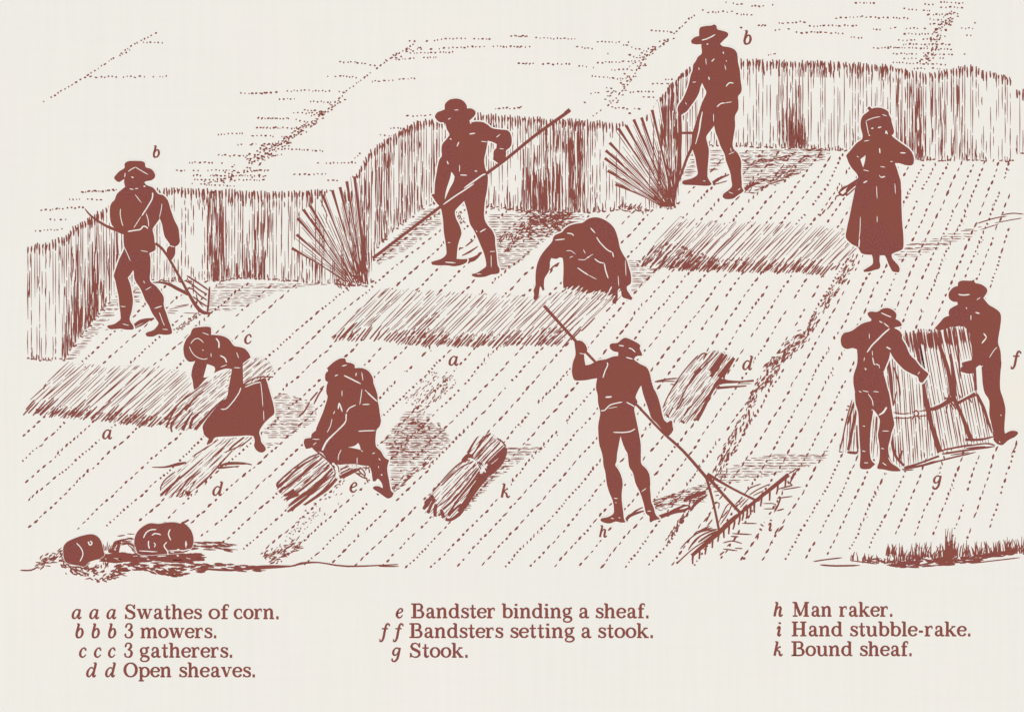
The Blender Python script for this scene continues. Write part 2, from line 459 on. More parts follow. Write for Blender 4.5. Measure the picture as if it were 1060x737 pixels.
dots([(520, 0, s) for s in ("780,50 880,45", "850,12 920,18", "950,25 990,26", "890,57 950,58", "905,105 912,105", "985,100 1010,98")] +
     [(772, 0, s) for s in ("20,25 65,26", "100,20 110,22", "415,10 500,14", "125,90 230,84", "45,100 80,98", "110,117 160,113", "190,125 280,124 370,130", "340,70 440,66 540,70", "240,100 420,100",
      "485,113 510,114", "400,145 440,147", "485,183 600,185", "600,35 700,42", "740,8 830,15", "740,28 820,32", "680,18 720,18", "560,70 640,72", "700,75 780,78", "550,110 690,108",
      "700,92 790,96", "600,130 740,134", "580,155 720,152", "600,170 780,172", "540,182 780,190", "560,205 790,210", "600,225 760,222", "560,240 780,248", "640,262 740,262", "820,110 865,110",
      "840,135 862,135", "870,88 882,90", "85,210 120,208", "830,208 838,208", "690,60 800,52")],
     [(772, 0, "680,240 710,180 745,110 790,50", 7, 60)], label='dotted ears over the right block of standing corn')

# ------------------------------------------------------------------ standing corn
def interp(line, x):
    if x <= line[0][0]: return line[0][1]
    for i in range(len(line) - 1):
        if x <= line[i + 1][0]:
            return line[i][1] + (line[i + 1][1] - line[i][1]) * (x - line[i][0]) / ((line[i + 1][0] - line[i][0]) or 1)
    return line[-1][1]
def wall(name, label, faces, lvl=3, group='blocks of standing corn'):
    e = root(name, *faces[0][1][0], label, 'standing corn', group)
    for part, top, bot, sp, w, gapp, dark in faces:
        F = Film(lvl)
        F.poly(top + bot[::-1], 1)
        F2 = F; x = top[0][0]
        while x < top[-1][0]:
            ty, by = interp(top, x), interp(bot, x)
            hx = x + R(-.5, .5); hl = R(5, 13)
            F2.stroke([(hx + R(-1.2, .6), ty + R(-1.8, 1.2)), (hx + R(-.3, .3), ty + hl * .5), (hx, ty + hl)], [w * .9, w * 1.75, w * .9], dz=.2e-4)
            if R(0, 1) < .25: F2.stroke([(hx + 1.6, ty + R(-1, 2)), (hx + .2, ty + hl * .7)], w * 1.3)
            t = ty + hl * R(.6, 1.2)
            while t < by - 1:
                g = gapp(x, (t - ty) / max(by - ty, 1))
                e_ = min(t + R(10, 60) * (1.3 - g), by + R(-2, 1))
                if R(0, 1) > g * .55:
                    d = R(-.35, .35)
                    F2.stroke([(hx, t), (hx + d, (t + e_) / 2), (hx + R(-.3, .3), e_)], w * R(.65, 1.15), sm=False, dz=.2e-4)
                    t = e_ + R(.6, 3)
                else: t = e_
            x += sp * R(.7, 1.3)
        for x0, x1, f0, f1, n in dark:
            for _ in range(n):
                if R(0, 1) < .6: continue
                x = (R(x0, x1) + R(x0 - 2, x1 + 2)) / 2 if x1 - x0 > 14 and R(0, 1) < .5 else R(x0, x1)
                x = min(max(x, top[0][0] + 1), top[-1][0] - 1); ty, by = interp(top, x), interp(bot, x); H = by - ty
                fe = max(0.0, f0 - R(0, .22) if f0 > .2 else f0)
                a = ty + H * R(fe, f1); b = min(a + R(10, 45), ty + H * min(1.0, f1 + .06))
                F2.stroke([(x, a), (x + R(-.6, .6), (a + b) / 2), (x + R(-.5, .5), b)], w * R(.75, 1.35), sm=False, dz=.2e-4)
        # ragged foot
        x = bot[0][0]
        while x < bot[-1][0]:
            y = interp(bot, x)
            if R(0, 1) < .6: F2.stroke([(x, y + R(-1, 1)), (x + R(1.5, 4), y + R(-1.4, 1.2))], R(1, 1.9), dz=.2e-4)
            if R(0, 1) < .4: F2.stroke([(x, y + 1), (x + R(-1.5, 1.5), y - R(2, 6))], R(.9, 1.6), dz=.2e-4)
            x += R(2, 4)
        F.build(part, parent=e)
    return e
lit = lambda a: (lambda x, f: a)
def g_back(x, f):
    if 170 < x < 218: return .95
    return .35
wall('standing_corn', 'stepped wall of standing corn behind the leftmost mower', [
    ('lit_end', pp("29,255 48,251 66,246"), pp("27,371 45,373 66,372"), 3.1, 1.15, lambda x, f: .75 if f > .35 else .3, [(28, 66, .9, 1, 26), (29, 66, 0, .4, 30)]),
    ('shaded_side', pp("66.5,246 76,236 88,229 100,221 112,214 126,208 152,196"), pp("66.5,372 82,350 100,328 122,301 152,288"), 2.35, 1.2, lit(.1),
        [(66, 84, .1, 1, 90), (84, 110, .3, 1, 150), (66, 110, .75, 1, 60), (110, 140, .2, 1, 60)]),
    ('back_face', pp("152,196 175,195 230,197 280,199 330,197 371,199"), pp("152,290 213,292 250,288 300,291 340,294 378,296"), 3.0, 1.15, g_back,
        [(214, 236, 0, 1, 150), (246, 275, .5, 1, 130), (258, 290, .05, .5, 30), (290, 372, .1, 1, 120), (232, 258, .8, 1, 30), (158, 372, 0, .12, 90), (214, 290, .93, 1, 50)])])
wall('standing_corn', 'middle wall of standing corn behind the mower with the long pole', [
    ('shaded_side', pp("362,190 368,182 382,158 396,147 418,133 434,125 448,123"), pp("384,292 385,278 389,258 410,236 430,222 443,213 449,211"), 2.3, 1.15, lit(.12),
        [(366, 384, .1, 1, 150), (384, 404, .1, 1, 80), (404, 447, .6, 1, 60), (364, 448, 0, .25, 70)]),
    ('back_face', pp("448.5,124 470,120 496,118 536,121 582,124 623,126 650,128"), pp("448.5,213 508,214 540,219 608,220 650,217"), 2.8, 1.1, lambda x, f: .7 if (x > 505 and x < 540) or x > 612 else .3,
        [(537, 585, .45, 1, 330), (585, 608, .05, 1, 170), (560, 610, .0, .3, 70), (448, 610, .88, 1, 120), (600, 650, .9, 1, 30), (495, 650, 0, .12, 60), (440, 470, .2, 1, 60)])])
wall('standing_corn', 'right wall of standing corn behind the uppermost mower and the standing woman', [
    ('shaded_side', pp("668,122 675,113 684,100 694,88 705,77 716,68 724,66"), pp("690,216 692,216 694,216 698,214 701,208 712,165 724,152"), 2.3, 1.3, lit(.1),
        [(680, 702, .05, 1, 200), (676, 716, .0, .4, 70)]),
    ('back_face', pp("724,64 772,62 800,63 880,65 920,68 935,72 950,76 968,75 985,71 1004,68 1020,74 1047,80 1048,81"), pp("724,150 772,152 800,153 875,156 900,160 946,166 1047,167 1048,167"), 3.1, 1.1,
        lambda x, f: .65 if x < 805 or 880 < x < 930 or x > 1010 else .3,
        [(803, 836, .38, 1, 150), (814, 832, .65, 1, 120), (942, 955, .05, 1, 120), (925, 1005, .05, .9, 160), (995, 1016, .9, 1, 30), (770, 946, 0, .12, 130), (772, 946, .95, 1, 60)]),
    ('corner_face', pp("1053,94 1061,94"), pp("1053,159 1061,159"), 2.6, 1.3, lit(.2), [])])

# leaning fans of uncut stalks at the two corners
def fan(label, base, tips, lvl):
    e = Film(lvl)
    tx = [t for t in tips]
    e.poly([base[0]] + tx + [base[1]], 1, dz=-.3e-4)
    n = len(tips)
    for i in range(n * 4):
        k = min(i / 4, n - 1.01); j = int(k); t = k - j
        tip = (tips[j][0] + (tips[min(j + 1, n - 1)][0] - tips[j][0]) * t, tips[j][1] + (tips[min(j + 1, n - 1)][1] - tips[j][1]) * t)
        m = i / (4 * n); b = (base[0][0] + (base[1][0] - base[0][0]) * m, base[0][1] + (base[1][1] - base[0][1]) * m)
        if i % 4 == 0: q = tips[j]; e.stroke([q, (q[0] * .8 + b[0] * .2, q[1] * .8 + b[1] * .2 - .5), (q[0] * .4 + b[0] * .6, q[1] * .4 + b[1] * .6 - 1), b], [3.2, 2.4, 1.4, 1.1, 1.6])
        else:
            a = R(.0, .3); q = (tip[0] + (b[0] - tip[0]) * a, tip[1] + (b[1] - tip[1]) * a)
            broken(e, q, (b[0] + (q[0] - b[0]) * .12, b[1] + (q[1] - b[1]) * .12), R(.75, 1.1), (14, 45), (2, 5), .3, 6)
            
    b0, b1 = base
    for _ in range(6): e.stroke([(R(b0[0], b1[0]), b0[1] + R(-2, 2)), (R(b0[0], b1[0]), b0[1] - R(8, 34))], R(1, 2.2))
    e.build('corn_stalk_fan', label=label, cat='corn stalks', group='leaning fans of corn stalks')
fan('fan of leaning corn stalks at the left corner below the long pole', ((358, 292), (383, 295)),
    [(302, 257), (307, 243), (308, 226), (314, 217), (321, 213), (334, 202), (344, 197), (352, 194), (359, 188), (367, 183), (372, 186)], 4)
fan('fan of leaning corn stalks left of the uppermost mower', ((686, 214), (700, 214)),
    [(637, 191), (629, 177), (626, 164), (627, 156), (631, 148), (640, 133), (648, 130), (656, 124), (664, 122), (675, 114), (683, 101)], 4)
F = Film(4)
band(F, pp("640,216 670,217"), 5, 50, (2, 6), (1, 1.6), (0, 90)); band(F, pp("346,292 362,297"), 5, 30, (2, 5), (1, 1.6), (0, 90))
F.build('corn_foot_tufts', label='ragged tufts at the feet of the leaning stalk fans', cat='straw tufts', kind='stuff')

# ------------------------------------------------------------------ swathes of cut corn
def swathe(label, poly, ang, lvl, sp=2.7, w=1.15, dark=()):
    F = Film(lvl); F.poly(poly, 1)
    def line(a, b):
        if a[1] < b[1]: a, b = b, a          # a = lower end
        L = math.hypot(a[0] - b[0], a[1] - b[1])
        if L < 3: return
        k = R(.12, .35)
        m = (a[0] + (b[0] - a[0]) * k, a[1] + (b[1] - a[1]) * k)
        F.stroke([(a[0] + R(-2, 2), a[1] + R(-1.5, 2)), m], [w * 1.2, w * 1.6, w * .9], dz=.2e-4)
        broken(F, (a[0] + (b[0] - a[0]) * k * R(.5, 1), a[1] + (b[1] - a[1]) * k), b, w, (12, 60), (1, 3.5), .25, 7)
    clip_hatch(poly, ang, sp, line, .45)
    for p, s, ww in dark: hatch(F, p, ang + R(-3, 3), s, ww, (4, 14), (.5, 2))
    F.build('swathe', label=label, cat='swathe', group='swathes of cut corn')
swathe('swathe of cut corn on the left in front of the sheaf carrier', pp("68,376 100,378 140,379 165,381 194,386 202,394 186,416 174,439 147,441 100,434 60,431 22,428 30,418 46,398"), -44, 2.6, 3.0, 1.15,
       [(pp("35,424 60,420 100,425 150,430 172,432 172,440 147,441 100,435 40,430"), 2.6, 1.3)])
swathe('long middle swathe of cut corn under the bending woman', pp("395,299 430,301 470,304 520,306 560,308 600,298 645,300 640,314 622,326 604,342 584,358 540,357 500,359 440,358 400,352 341,350 352,340 372,320"), -47, 4.2, 3.1, 1.1,
       [(pp("342,349 372,342 372,354 345,352"), 2.6, 1.3), (pp("410,345 460,338 470,358 412,356"), 2.5, 1.2), (pp("470,348 540,346 545,358 470,359"), 2.4, 1.3), (pp("560,340 590,340 583,357 556,357"), 2.4, 1.3), (pp("425,342 450,320 457,325 440,350"), 3, 1.2)])
swathe('upper right swathe of cut corn between the bending woman and the standing woman', pp("700,227 730,230 763,231 825,232 878,236 889,258 872,273 853,286 828,281 760,281 703,279 662,275 670,262 682,246"), -48, 2.6, 2.9, 1.15,
       [(pp("664,272 690,250 712,256 745,268 745,280 703,279"), 2.0, 1.4), (pp("700,264 790,270 850,276 850,284 760,281 700,279"), 2.6, 1.3)])

# ------------------------------------------------------------------ figures
def figure(name, label, outline, holes, parts, lines, lvl, group=None, cat='person', halo=1.4, foot=None):
    """one body silhouette; each garment is the silhouette inside a cut region; light engraved lines on top"""
    out = smooth(outline, True, 3); hs = [smooth(q, True, 2) for q in holes]
    body = Film(lvl)
    gr = grow(out, halo)
    body.shape(lambda x, y: winding(gr, x, y) != 0, [gr], 1, -.9e-4)
    body.poly(out, 0, hs, 0, True)
    for q in hs: body.poly(grow(q[::-1] if area(q) < 0 else q, -.0), 1, (), -.45e-4)
    regs = [(n, reg, Film(lvl)) for n, reg in parts]
    for pi, (n, reg, F) in enumerate(regs):
        F.z = (lvl) * DZ + .45e-4 + pi * .06e-4
        F.shape(lambda x, y: winding(out, x, y) and winding(reg, x, y) and not any(winding(q, x, y) for q in hs), [out, reg] + hs, 0)
    for L in lines:
        pts, w = L
        mx, my = pts[len(pts) // 2] if len(pts) > 2 else ((pts[0][0] + pts[1][0]) / 2, (pts[0][1] + pts[1][1]) / 2)
        tgt = body
        for n, reg, F in regs:
            if winding(reg, mx, my): tgt = F; break
        tgt.stroke(pts, [q * .8 for q in w] if isinstance(w, list) else w * (.68 if w < 1.3 else .8), 1, (.45, .3), dz=(1.0e-4 if tgt is body else .45e-4))
    fx = sum(q[0] for q in outline) / len(outline); fy = max(q[1] for q in outline)
    b = body.build(name, origin=(fx, fy), label=label, cat=cat, group=group)
    for n, reg, F in regs: F.build(n, parent=b)
    return b

def tool(name, x, y, label, cat, parts, lvl, group=None):
    e = root(name, x, y, label, cat, group)
    for pn, strokes in parts:
        F = Film(lvl)
        for s in strokes:
            if len(s) == 3: F.stroke(s[0], s[1], s[2])
            else: F.stroke(s[0], s[1])
        F.build(pn, parent=e)
    return e
def ls(f, x0, y0, w, *ss): return [(f(x0, y0, s), w) for s in ss]

# --- leftmost mower
A = (80, 160); B = (80, 250)
out = (o(*A, "361,100 362,70 390,52 440,50 490,52 515,65 522,98 560,110 585,135 594,162 585,185 560,200 525,205 512,215 530,235 580,255 615,300 655,312 690,350 712,420 740,500 770,560 778,620 782,665 765,692 748,702") +
       o(*B, "748,60 745,100 730,128 712,150 695,120 682,85 687,50 705,32") + o(*A, "700,675 668,630 655,580 645,530 628,488 618,505 600,530 575,570 585,620 590,665") +
       o(*B, "598,45 590,70 560,85 550,95 558,130 558,220 555,300 600,340 640,390 660,430 660,490 680,550 700,610 712,645 722,685 715,705 670,712 620,708 580,724 535,724 520,708 530,693 580,675 612,640 618,620 600,590 570,545 545,490 520,450 495,390 475,350 450,315 435,280 430,230 "
             "425,222 400,260 385,275 405,330 415,380 425,450 415,530 400,580 405,610 425,640 432,660 420,672 370,672 330,665 290,668 250,668 228,652 235,640 280,630 310,610 330,590 328,540 320,480 315,420 300,350 290,300 278,265 285,235 300,190 320,135 345,85 358,50 354,10") +
       o(*A, "352,630 350,600 330,590 300,575 265,540 252,500 248,450 250,400 262,370 285,345 300,305 330,275 365,248 357,215 358,188 340,200 318,212 295,200 281,180 290,162 320,130 350,112"))
figure('person', 'leftmost mower in a brimmed hat and shoulder strap holding a cradle scythe', out, [],
       [('hat', o(*A, "270,40 610,40 610,210 540,210 540,160 445,105 385,135 360,180 350,225 270,225")),
        ('shirt', o(*A, "230,250 500,240 700,270 800,650 800,690 680,690 600,560 560,575 430,590 330,610 230,580")),
        ('trousers', o(*A, "330,600 430,590 560,575 620,600 620,736") + o(*B, "640,100 700,500 540,520 440,300 430,480 300,480 260,250")),
        ('boot', o(*B, "300,480 435,480 450,690 210,690 215,630")), ('boot', o(*B, "540,520 700,500 740,730 500,740 500,690 590,650"))],
       ls(o, *A, 1.2, "388,132 415,112 445,98", "445,98 480,120 540,155", "398,262 430,268", "440,262 465,260", "330,415 328,460 340,520 350,545", "525,450 540,500 545,550", "365,140 362,175", "700,695 742,705") +
       ls(o, *A, 1.6, "575,290 570,340 530,410 490,470", "385,588 430,580 480,572 500,550 520,550 540,565", "412,172 430,178", "505,242 520,245") +
       ls(o, *A, 1.0, "485,475 450,530 430,560", "645,375 640,420 625,485", "440,305 490,370") +
       ls(o, *B, 1.0, "350,30 375,80 405,150", "485,70 540,80", "505,300 515,320", "520,370 565,345", "625,540 640,580 655,620 665,640", "345,628 395,640", "650,668 692,672", "330,495 370,497") + ls(o, *B, 1.3, "590,510 645,492"), 8,
       'mowers of the standing corn')
tool('scythe', 150, 330, 'curved cradle scythe held by the leftmost mower, teeth low on the right', 'scythe', [
    ('handle', [(o(*A, "58,415 100,465 160,510 230,550 300,578 350,598 400,600"), [.8, 2, 2.4, 3, 3, 3]), (o(*B, "595,15 640,50 680,100 710,150 750,220 790,290 825,355 850,400"), [2.6, 2.6, 2.6, 2.6])]),
    ('blade', [(o(*B, "575,314 640,314 700,328 760,360 810,385 845,408"), [.8, 2, 3, 3.4, 3.2, 2.2]), (o(*B, "850,400 890,470 930,520 970,545 1018,546"), [3, 3.4, 3.8, 3.4, 1.8])]),
    ('cradle', [(o(*B, s), w) for s, w in (("835,262 880,290 940,330 1000,372", 1.6), ("822,298 870,325 930,370 990,405", 1.4), ("840,355 880,365 930,410 990,450", 1.4), ("880,420 940,465 995,500", 1.4), ("885,300 885,400", 1.2), ("1008,345 1002,440 992,548", 2.0), ("905,400 920,450 960,500", 1.0))])], 9,
    'mowing tools')

# --- middle mower
C = (420, 95); D = (420, 190)
out = (o(*C, "297,120 300,95 330,65 370,55 410,58 445,78 465,110 467,130 500,130 530,150 528,180 500,210 485,222 495,235 530,230 580,232 620,250 660,280 720,290 770,295 797,318 808,365 805,405 790,430 765,450 765,480 758,510 735,545 715,560 695,540 665,520 668,490 670,455 690,430 692,400 660,385 625,375 620,410 610,460 598,520 605,580 625,640") +
       o(*D, "625,0 618,60 605,130 598,200 600,270 625,320 660,360 680,410 682,460 692,540 700,620 715,650 712,680 690,690 650,695 600,712 540,715 505,705 505,690 545,680 590,650 612,630 610,590 595,530 570,470 545,410 515,350 490,310 475,240 460,180 445,135 "
             "430,150 400,180 375,215 385,270 410,320 425,380 410,430 395,490 388,575 430,577 470,575 465,600 430,620 370,632 320,625 250,625 200,620 193,600 220,590 270,575 305,545 310,510 300,430 290,370 285,290 275,220 262,180 235,150 210,110 195,90 208,80 219,82") +
       o(*C, "222,700 235,620 245,560 258,515 275,490 272,440 280,400 305,370 335,330 320,300 300,265 290,235 260,235 235,215 222,190 240,160 270,148 297,137"))
hole = o(*C, "347,612 372,648 358,700") + o(*D, "335,40 298,125 300,95 310,45") + o(*C, "325,700 340,650")
figure('person', 'middle mower in a round hat with one hand on a long slanting pole', out, [hole],
       [('hat', o(*C, "210,40 540,40 540,215 480,225 460,200 330,190 300,240 210,240")),
        ('shirt', o(*C, "250,300 330,330 480,225 620,220 830,280 830,440 690,440 640,360 610,620 380,640 350,600 330,640 220,640 230,480")),
        ('trousers', o(*C, "350,610 380,640 640,625") + o(*D, "640,0 640,330 520,360 450,200 430,330 270,330 240,170 330,60")),
        ('boot', o(*D, "290,450 420,450 490,560 470,640 180,640 180,590 300,560")), ('boot', o(*D, "580,525 700,520 730,650 720,700 490,730 490,690 600,640"))],
       ls(o, *C, 1.1, "370,142 402,140", "322,214 342,202", "300,245 312,300", "410,560 410,612", "575,380 620,385", "715,436 748,438", "690,350 720,325") +
       ls(o, *C, 1.4, "485,325 530,318", "415,636 468,638", "405,385 390,420", "315,530 325,555", "335,360 350,365", "525,605 545,608", "488,235 500,245") +
       ls(o, *D, 1.0, "535,360 545,370", "650,545 652,640", "540,690 575,690", "320,450 340,452", "640,520 682,518") + ls(o, *D, 1.4, "565,372 612,345", "300,600 380,606"), 8, 'mowers of the standing corn')
tool('long_pole', 386, 267, 'long straight wooden pole slanting up to the right across the middle mower', 'pole', [
    ('shaft', [(pp("386,267.5 420,241.5 455,215 480,196.5 520,168 554,140.5 589,115.5"), [3.2, 3.0, 3.2, 3.2, 3.2, 3.4])]),
    ('end_cap', [(pp("585,118 590,114"), [4.0, 4.2])]),
    ], 9.6, 'mowing tools')
F = Film(10.5); F.stroke(o(*D, "285,162 380,95 450,50 520,2") , 1.3, 1); F.stroke(o(*C, "445,736 530,675 580,640 608,628"), 1.5, 1)
F.build('light_edge', parent=bpy.data.objects['long_pole'])

# --- uppermost mower
E = (670, 20); G = (670, 110)
out = (o(*E, "395,130 395,90 405,65 440,55 490,50 510,42 528,55 535,80 580,92 612,105 615,130 590,155 555,190 575,208 620,215 660,230 685,265 692,330 705,390 712,470 720,530 712,565 692,590 695,630 695,680") +
       o(*G, "688,40 668,80 670,150 660,220 650,290 660,330 690,360 715,420 715,500 720,580 722,620 735,642 725,658 690,680 655,705 600,710 575,695 580,670 620,640 645,610 640,560 630,500 600,420 590,370 560,310 540,250 520,200 510,150 "
             "480,190 450,235 460,290 470,340 465,420 460,480 460,540 475,570 490,590 480,605 440,608 390,605 330,602 280,600 265,585 275,568 330,555 370,535 385,510 375,450 365,390 345,330 340,280 350,230 375,170 385,120 398,60") +
       o(*E, "405,680 425,620 450,562 432,520 418,488 405,520 395,560 370,610 330,665 300,705") + o(*G, "270,62 250,78 238,60") + o(*E, "230,690 240,655 265,620 285,580 305,530 320,480 330,430 345,390 350,350 370,320 385,290 415,262 412,215 412,192 375,195 340,188 335,165 360,140"))
figure('person', 'uppermost mower in a tall brimmed hat leaning on his scythe', out, [],
       [('hat', o(*E, "320,30 630,30 630,150 560,190 540,150 520,120 415,165 400,200 320,200")),
        ('shirt', o(*E, "340,300 430,260 560,200 720,220 740,590 640,630 450,580 430,500 350,640 270,620")),
        ('trousers', o(*E, "380,650 450,560 640,630 740,590 720,736") + o(*G, "690,350 590,370 520,230 480,330 340,320 340,200 390,40")),
        ('boot', o(*G, "370,450 475,450 500,610 250,620 255,560 370,530")), ('boot', o(*G, "625,510 725,500 745,650 680,720 560,720 570,670 640,610"))],
       ls(o, *E, 1.4, "415,162 460,150 520,118", "490,325 512,303", "600,515 625,487 658,490", "530,670 560,645 590,640", "577,250 583,266", "600,322 606,318", "468,440 473,465", "452,195 465,190") +
       ls(o, *E, 1.0, "445,300 450,350", "590,350 600,390", "392,370 396,390", "345,482 372,480", "590,640 645,632", "290,635 300,652") +
       ls(o, *G, 1.0, "505,60 505,120", "635,320 640,350", "620,368 665,350", "425,570 445,572", "620,655 655,668", "690,640 710,628"), 8, 'mowers of the standing corn')
tool('scythe', 697, 213, 'upright scythe with a short grip held by the uppermost mower', 'scythe', [
    ('handle', [(pp("728,106 722,126 718,140 716.5,152 711,164 705,181 700,194 697,212"), [2.5, 3, 3.4, 3, 2.6, 2.4, 3])]),
    ('grip', [(o(*G, "262,206 345,206"), [2.4, 2.8])]),
    ('blade', [(o(*G, "245,0 250,200 245,350 235,500 200,736"), [3.0, 4, 4, 4, 2.5])])], 7.8, 'mowing tools')
F = Film(11); F.stroke(o(*G, "420,45 405,120 395,190 368,290"), [.8, 1.6, 1.4, .6], 1); F.build('light_edge', parent=bpy.data.objects['scythe.001'])

# --- standing woman
H1 = (840, 100); H2 = (840, 190)
out = (o(*H1, "425,95 432,82 445,80 460,95 480,88 530,88 570,105 587,120 590,140 605,165 612,200 628,260 625,285 610,300 640,325 680,355 730,390 760,420 778,460 780,500 765,525 720,525 670,510 635,510 650,550 665,600 680,650 682,700") +
       o(*H2, "685,60 685,150 690,280 700,400 700,485 680,510 640,525 610,540 615,570 640,600 665,630 672,660 665,678 620,672 600,640 585,610 565,560 550,548 520,550 518,590 525,625 515,650 480,660 440,672 400,675 395,662 430,640 465,615 468,580 460,545 400,540 375,525 350,485 310,465 262,415 270,340 290,250 310,150 325,80 336,20") +
       o(*H1, "345,650 355,620 345,590 310,550 285,510 270,470 265,450 290,420 310,395 345,355 385,325 388,290 375,240 375,190 390,150 420,125 440,110"))
figure('person', 'woman standing upright in a bonnet and long skirt with her hands at her waist', out, [o(*H1, "372,480 395,462 411,448 408,490 393,542 382,510")],
       [('bonnet', o(*H1, "360,70 640,70 650,300 560,290 540,150 415,188 440,330 360,320")),
        ('bodice', o(*H1, "250,320 440,330 620,300 800,400 800,540 640,540 640,570 440,560 330,600 250,500")),
        ('skirt', o(*H1, "320,620 440,565 650,580 700,620") + o(*H2, "720,0 720,500 600,550 370,550 250,430 300,100"))],
       ls(o, *H1, 1.1, "415,188 470,165 525,155", "415,190 425,240 435,290", "400,342 440,335", "395,560 437,570", "525,535 560,540", "600,497 620,497", "540,140 575,150", "515,600 530,620", "345,455 360,465") +
       ls(o, *H1, 1.6, "455,246 472,242", "506,240 532,233", "435,295 445,298", "565,262 580,288", "675,430 718,432", "395,660 425,643", "528,618 562,610", "518,395 522,435", "562,285 575,265") +
       ls(o, *H2, 1.0, "372,255 370,350 362,420", "635,0 640,80", "500,250 500,298", "495,20 500,120") + ls(o, *H2, 1.5, "366,420 360,490"), 8, 'gatherers of the cut corn')
F = Film(7.6)
for s, w in (("205,735 250,700 320,655 370,620", 1.8), ("215,715 260,680", 1), ("230,670 235,720", 1), ("265,725 290,690 350,640", 2.6), ("300,725 335,697", 1)): F.stroke(o(*H1, s), w)
for s, w in (("205,70 240,92 285,50 345,0", 2.2), ("265,98 340,30", 1.3), ("180,130 190,100 230,85", 1.3), ("145,160 165,140", 2), ("80,235 105,200", 1.6), ("120,200 150,160", 1.2), ("60,250 75,235", 1.8)): F.stroke(o(*H2, s), w)
F.build('straw_wisp', label='thin wisp of twisted straw trailing from the waist of the standing woman', cat='straw')

# --- bending woman in the middle
I = (540, 215)
I_ = lambda a, b: (540 + a / 7.361, 215 + b / 7.361)
out = o(*I, "240,230 255,210 290,195 310,185 330,160 370,135 420,122 465,115 500,90 540,76 580,76 620,88 665,115 700,150 720,190 735,240 750,310 775,360 800,400 815,450 830,500 835,545 830,580 803,600 803,625 820,655 845,690 835,705 800,695 765,678 755,625 740,615 732,640 732,690 715,736 690,725 695,690 660,665 620,645 560,640 500,655 450,640 400,632 350,622 318,612 315,560 318,500 318,430 312,385 290,380 265,392 225,385 215,420 215,450 205,490 175,540 170,600 175,625 160,635 150,610 140,600 135,630 130,670 120,695 95,705 90,690 95,660 90,630 105,590 105,530 110,470 125,410 150,360 180,320 220,275 235,250")
figure('person', 'woman bending right over the middle swathe with one arm reaching down to the left', out, [],
       [('bonnet', o(*I, "225,180 400,110 410,220 340,245 235,265")),
        ('dress', o(*I, "300,110 620,60 740,180 850,480 850,605 740,612 690,560 640,660 300,640 300,370 330,240 410,220 400,120")),
        ('sleeve', o(*I, "235,265 340,245 300,370 215,400 210,500 150,570 90,570 90,430 200,270")),
        ],
       ls(o, *I, 1.4, "525,155 560,195", "570,225 600,270 650,320 690,342", "692,340 700,378", "425,458 470,490 510,515", "555,390 590,415 630,425", "255,248 330,240", "345,195 380,200 397,215") +
       ls(o, *I, 1.0, "340,330 375,330 410,355", "365,382 392,370", "470,320 485,350", "430,395 480,397 505,378 545,355", "510,515 572,547", "790,400 795,520", "735,520 740,600") +
       ls(o, *I, 1.5, "630,425 640,480 660,540", "665,640 687,600", "500,380 515,378"), 5, 'gatherers of the cut corn')
F = Film(7.6); F.stroke(o(*I, "213,478 245,448 288,420"), 1.6); F.build('stray_straw', label='short stray straw under the arm of the bending woman', cat='straw')
F = Film(6.2)
for x, y, l in ((318, 640, 50), (345, 645, 70), (385, 650, 80), (415, 660, 75), (440, 690, 90), (500, 690, 80), (540, 690, 90), (585, 690, 70), (610, 700, 90), (650, 700, 60), (672, 712, 60)):
    F.stroke([I_(x + 0, y), I_(x + l * .7, y - l * .7)], [.8, 2.6, 1.4, .4], 1)
    F.stroke([I_(x - 12, y + 8), I_(x + l * .5, y - l * .52)], 1.2, 0)
F.build('straw_over_hem', label='straw of the middle swathe overlapping the hem of the bending woman', cat='straw')

# --- gatherer carrying a sheaf
J = (160, 330); K = (170, 380)
out = (o(*J, "272,120 285,85 310,68 400,60 430,70 432,105 430,122 480,125 530,135 570,160 605,205 650,215 690,230 720,265 732,295 700,320 672,345 680,400 678,470 690,500 760,480 830,440 850,460 880,560 905,650") +
       o(*K, "840,335 835,360 800,390 760,430 725,490 735,540 740,570 765,600 775,625 760,645 735,650 705,635 685,600 690,560 680,525 640,520 560,525 480,528 390,535 365,570 328,592 325,580 340,545 310,522 298,490 300,430 400,300") +
       o(*J, "490,650 550,600 565,520 590,385 540,380 460,410 400,450 370,480 310,548 298,530 290,470 280,430 290,370 310,322 265,328 235,300 222,260 222,205 245,150"))
figure('person', 'woman bent forward on the left carrying a loose sheaf across her front', out, [o(*J, "400,345 445,360 462,380 450,415 400,445 372,447 385,400")],
       [('bonnet', o(*J, "210,50 445,50 440,125 385,150 340,150 270,200 330,300 310,335 210,340")),
        ('bodice', o(*J, "440,115 620,190 750,280 680,350 690,500 600,660 480,690 560,560 580,390 440,400 410,330 430,250 390,150")),
        ('sleeve', o(*J, "270,335 330,300 410,310 390,400 360,500 290,560 270,430")),
        ('skirt', o(*J, "690,500 860,430") + o(*K, "860,330 730,500 670,535 290,545 280,420 420,300 500,320 590,170"))],
       ls(o, *J, 1.1, "265,210 285,255 320,290 370,308 405,302", "275,190 300,160 335,150 375,182", "365,105 415,124", "505,367 552,350", "605,372 655,374", "625,255 642,300", "430,262 432,290", "362,238 375,240") +
       ls(o, *J, 1.7, "468,148 490,180 490,225", "500,280 535,300 550,335") + ls(o, *J, 1.3, "658,525 640,570 590,640 545,685 505,687", "690,520 760,492 810,482") +
       ls(o, *K, 1.0, "735,115 745,200 752,300", "757,330 760,410"), 8, 'gatherers of the cut corn')
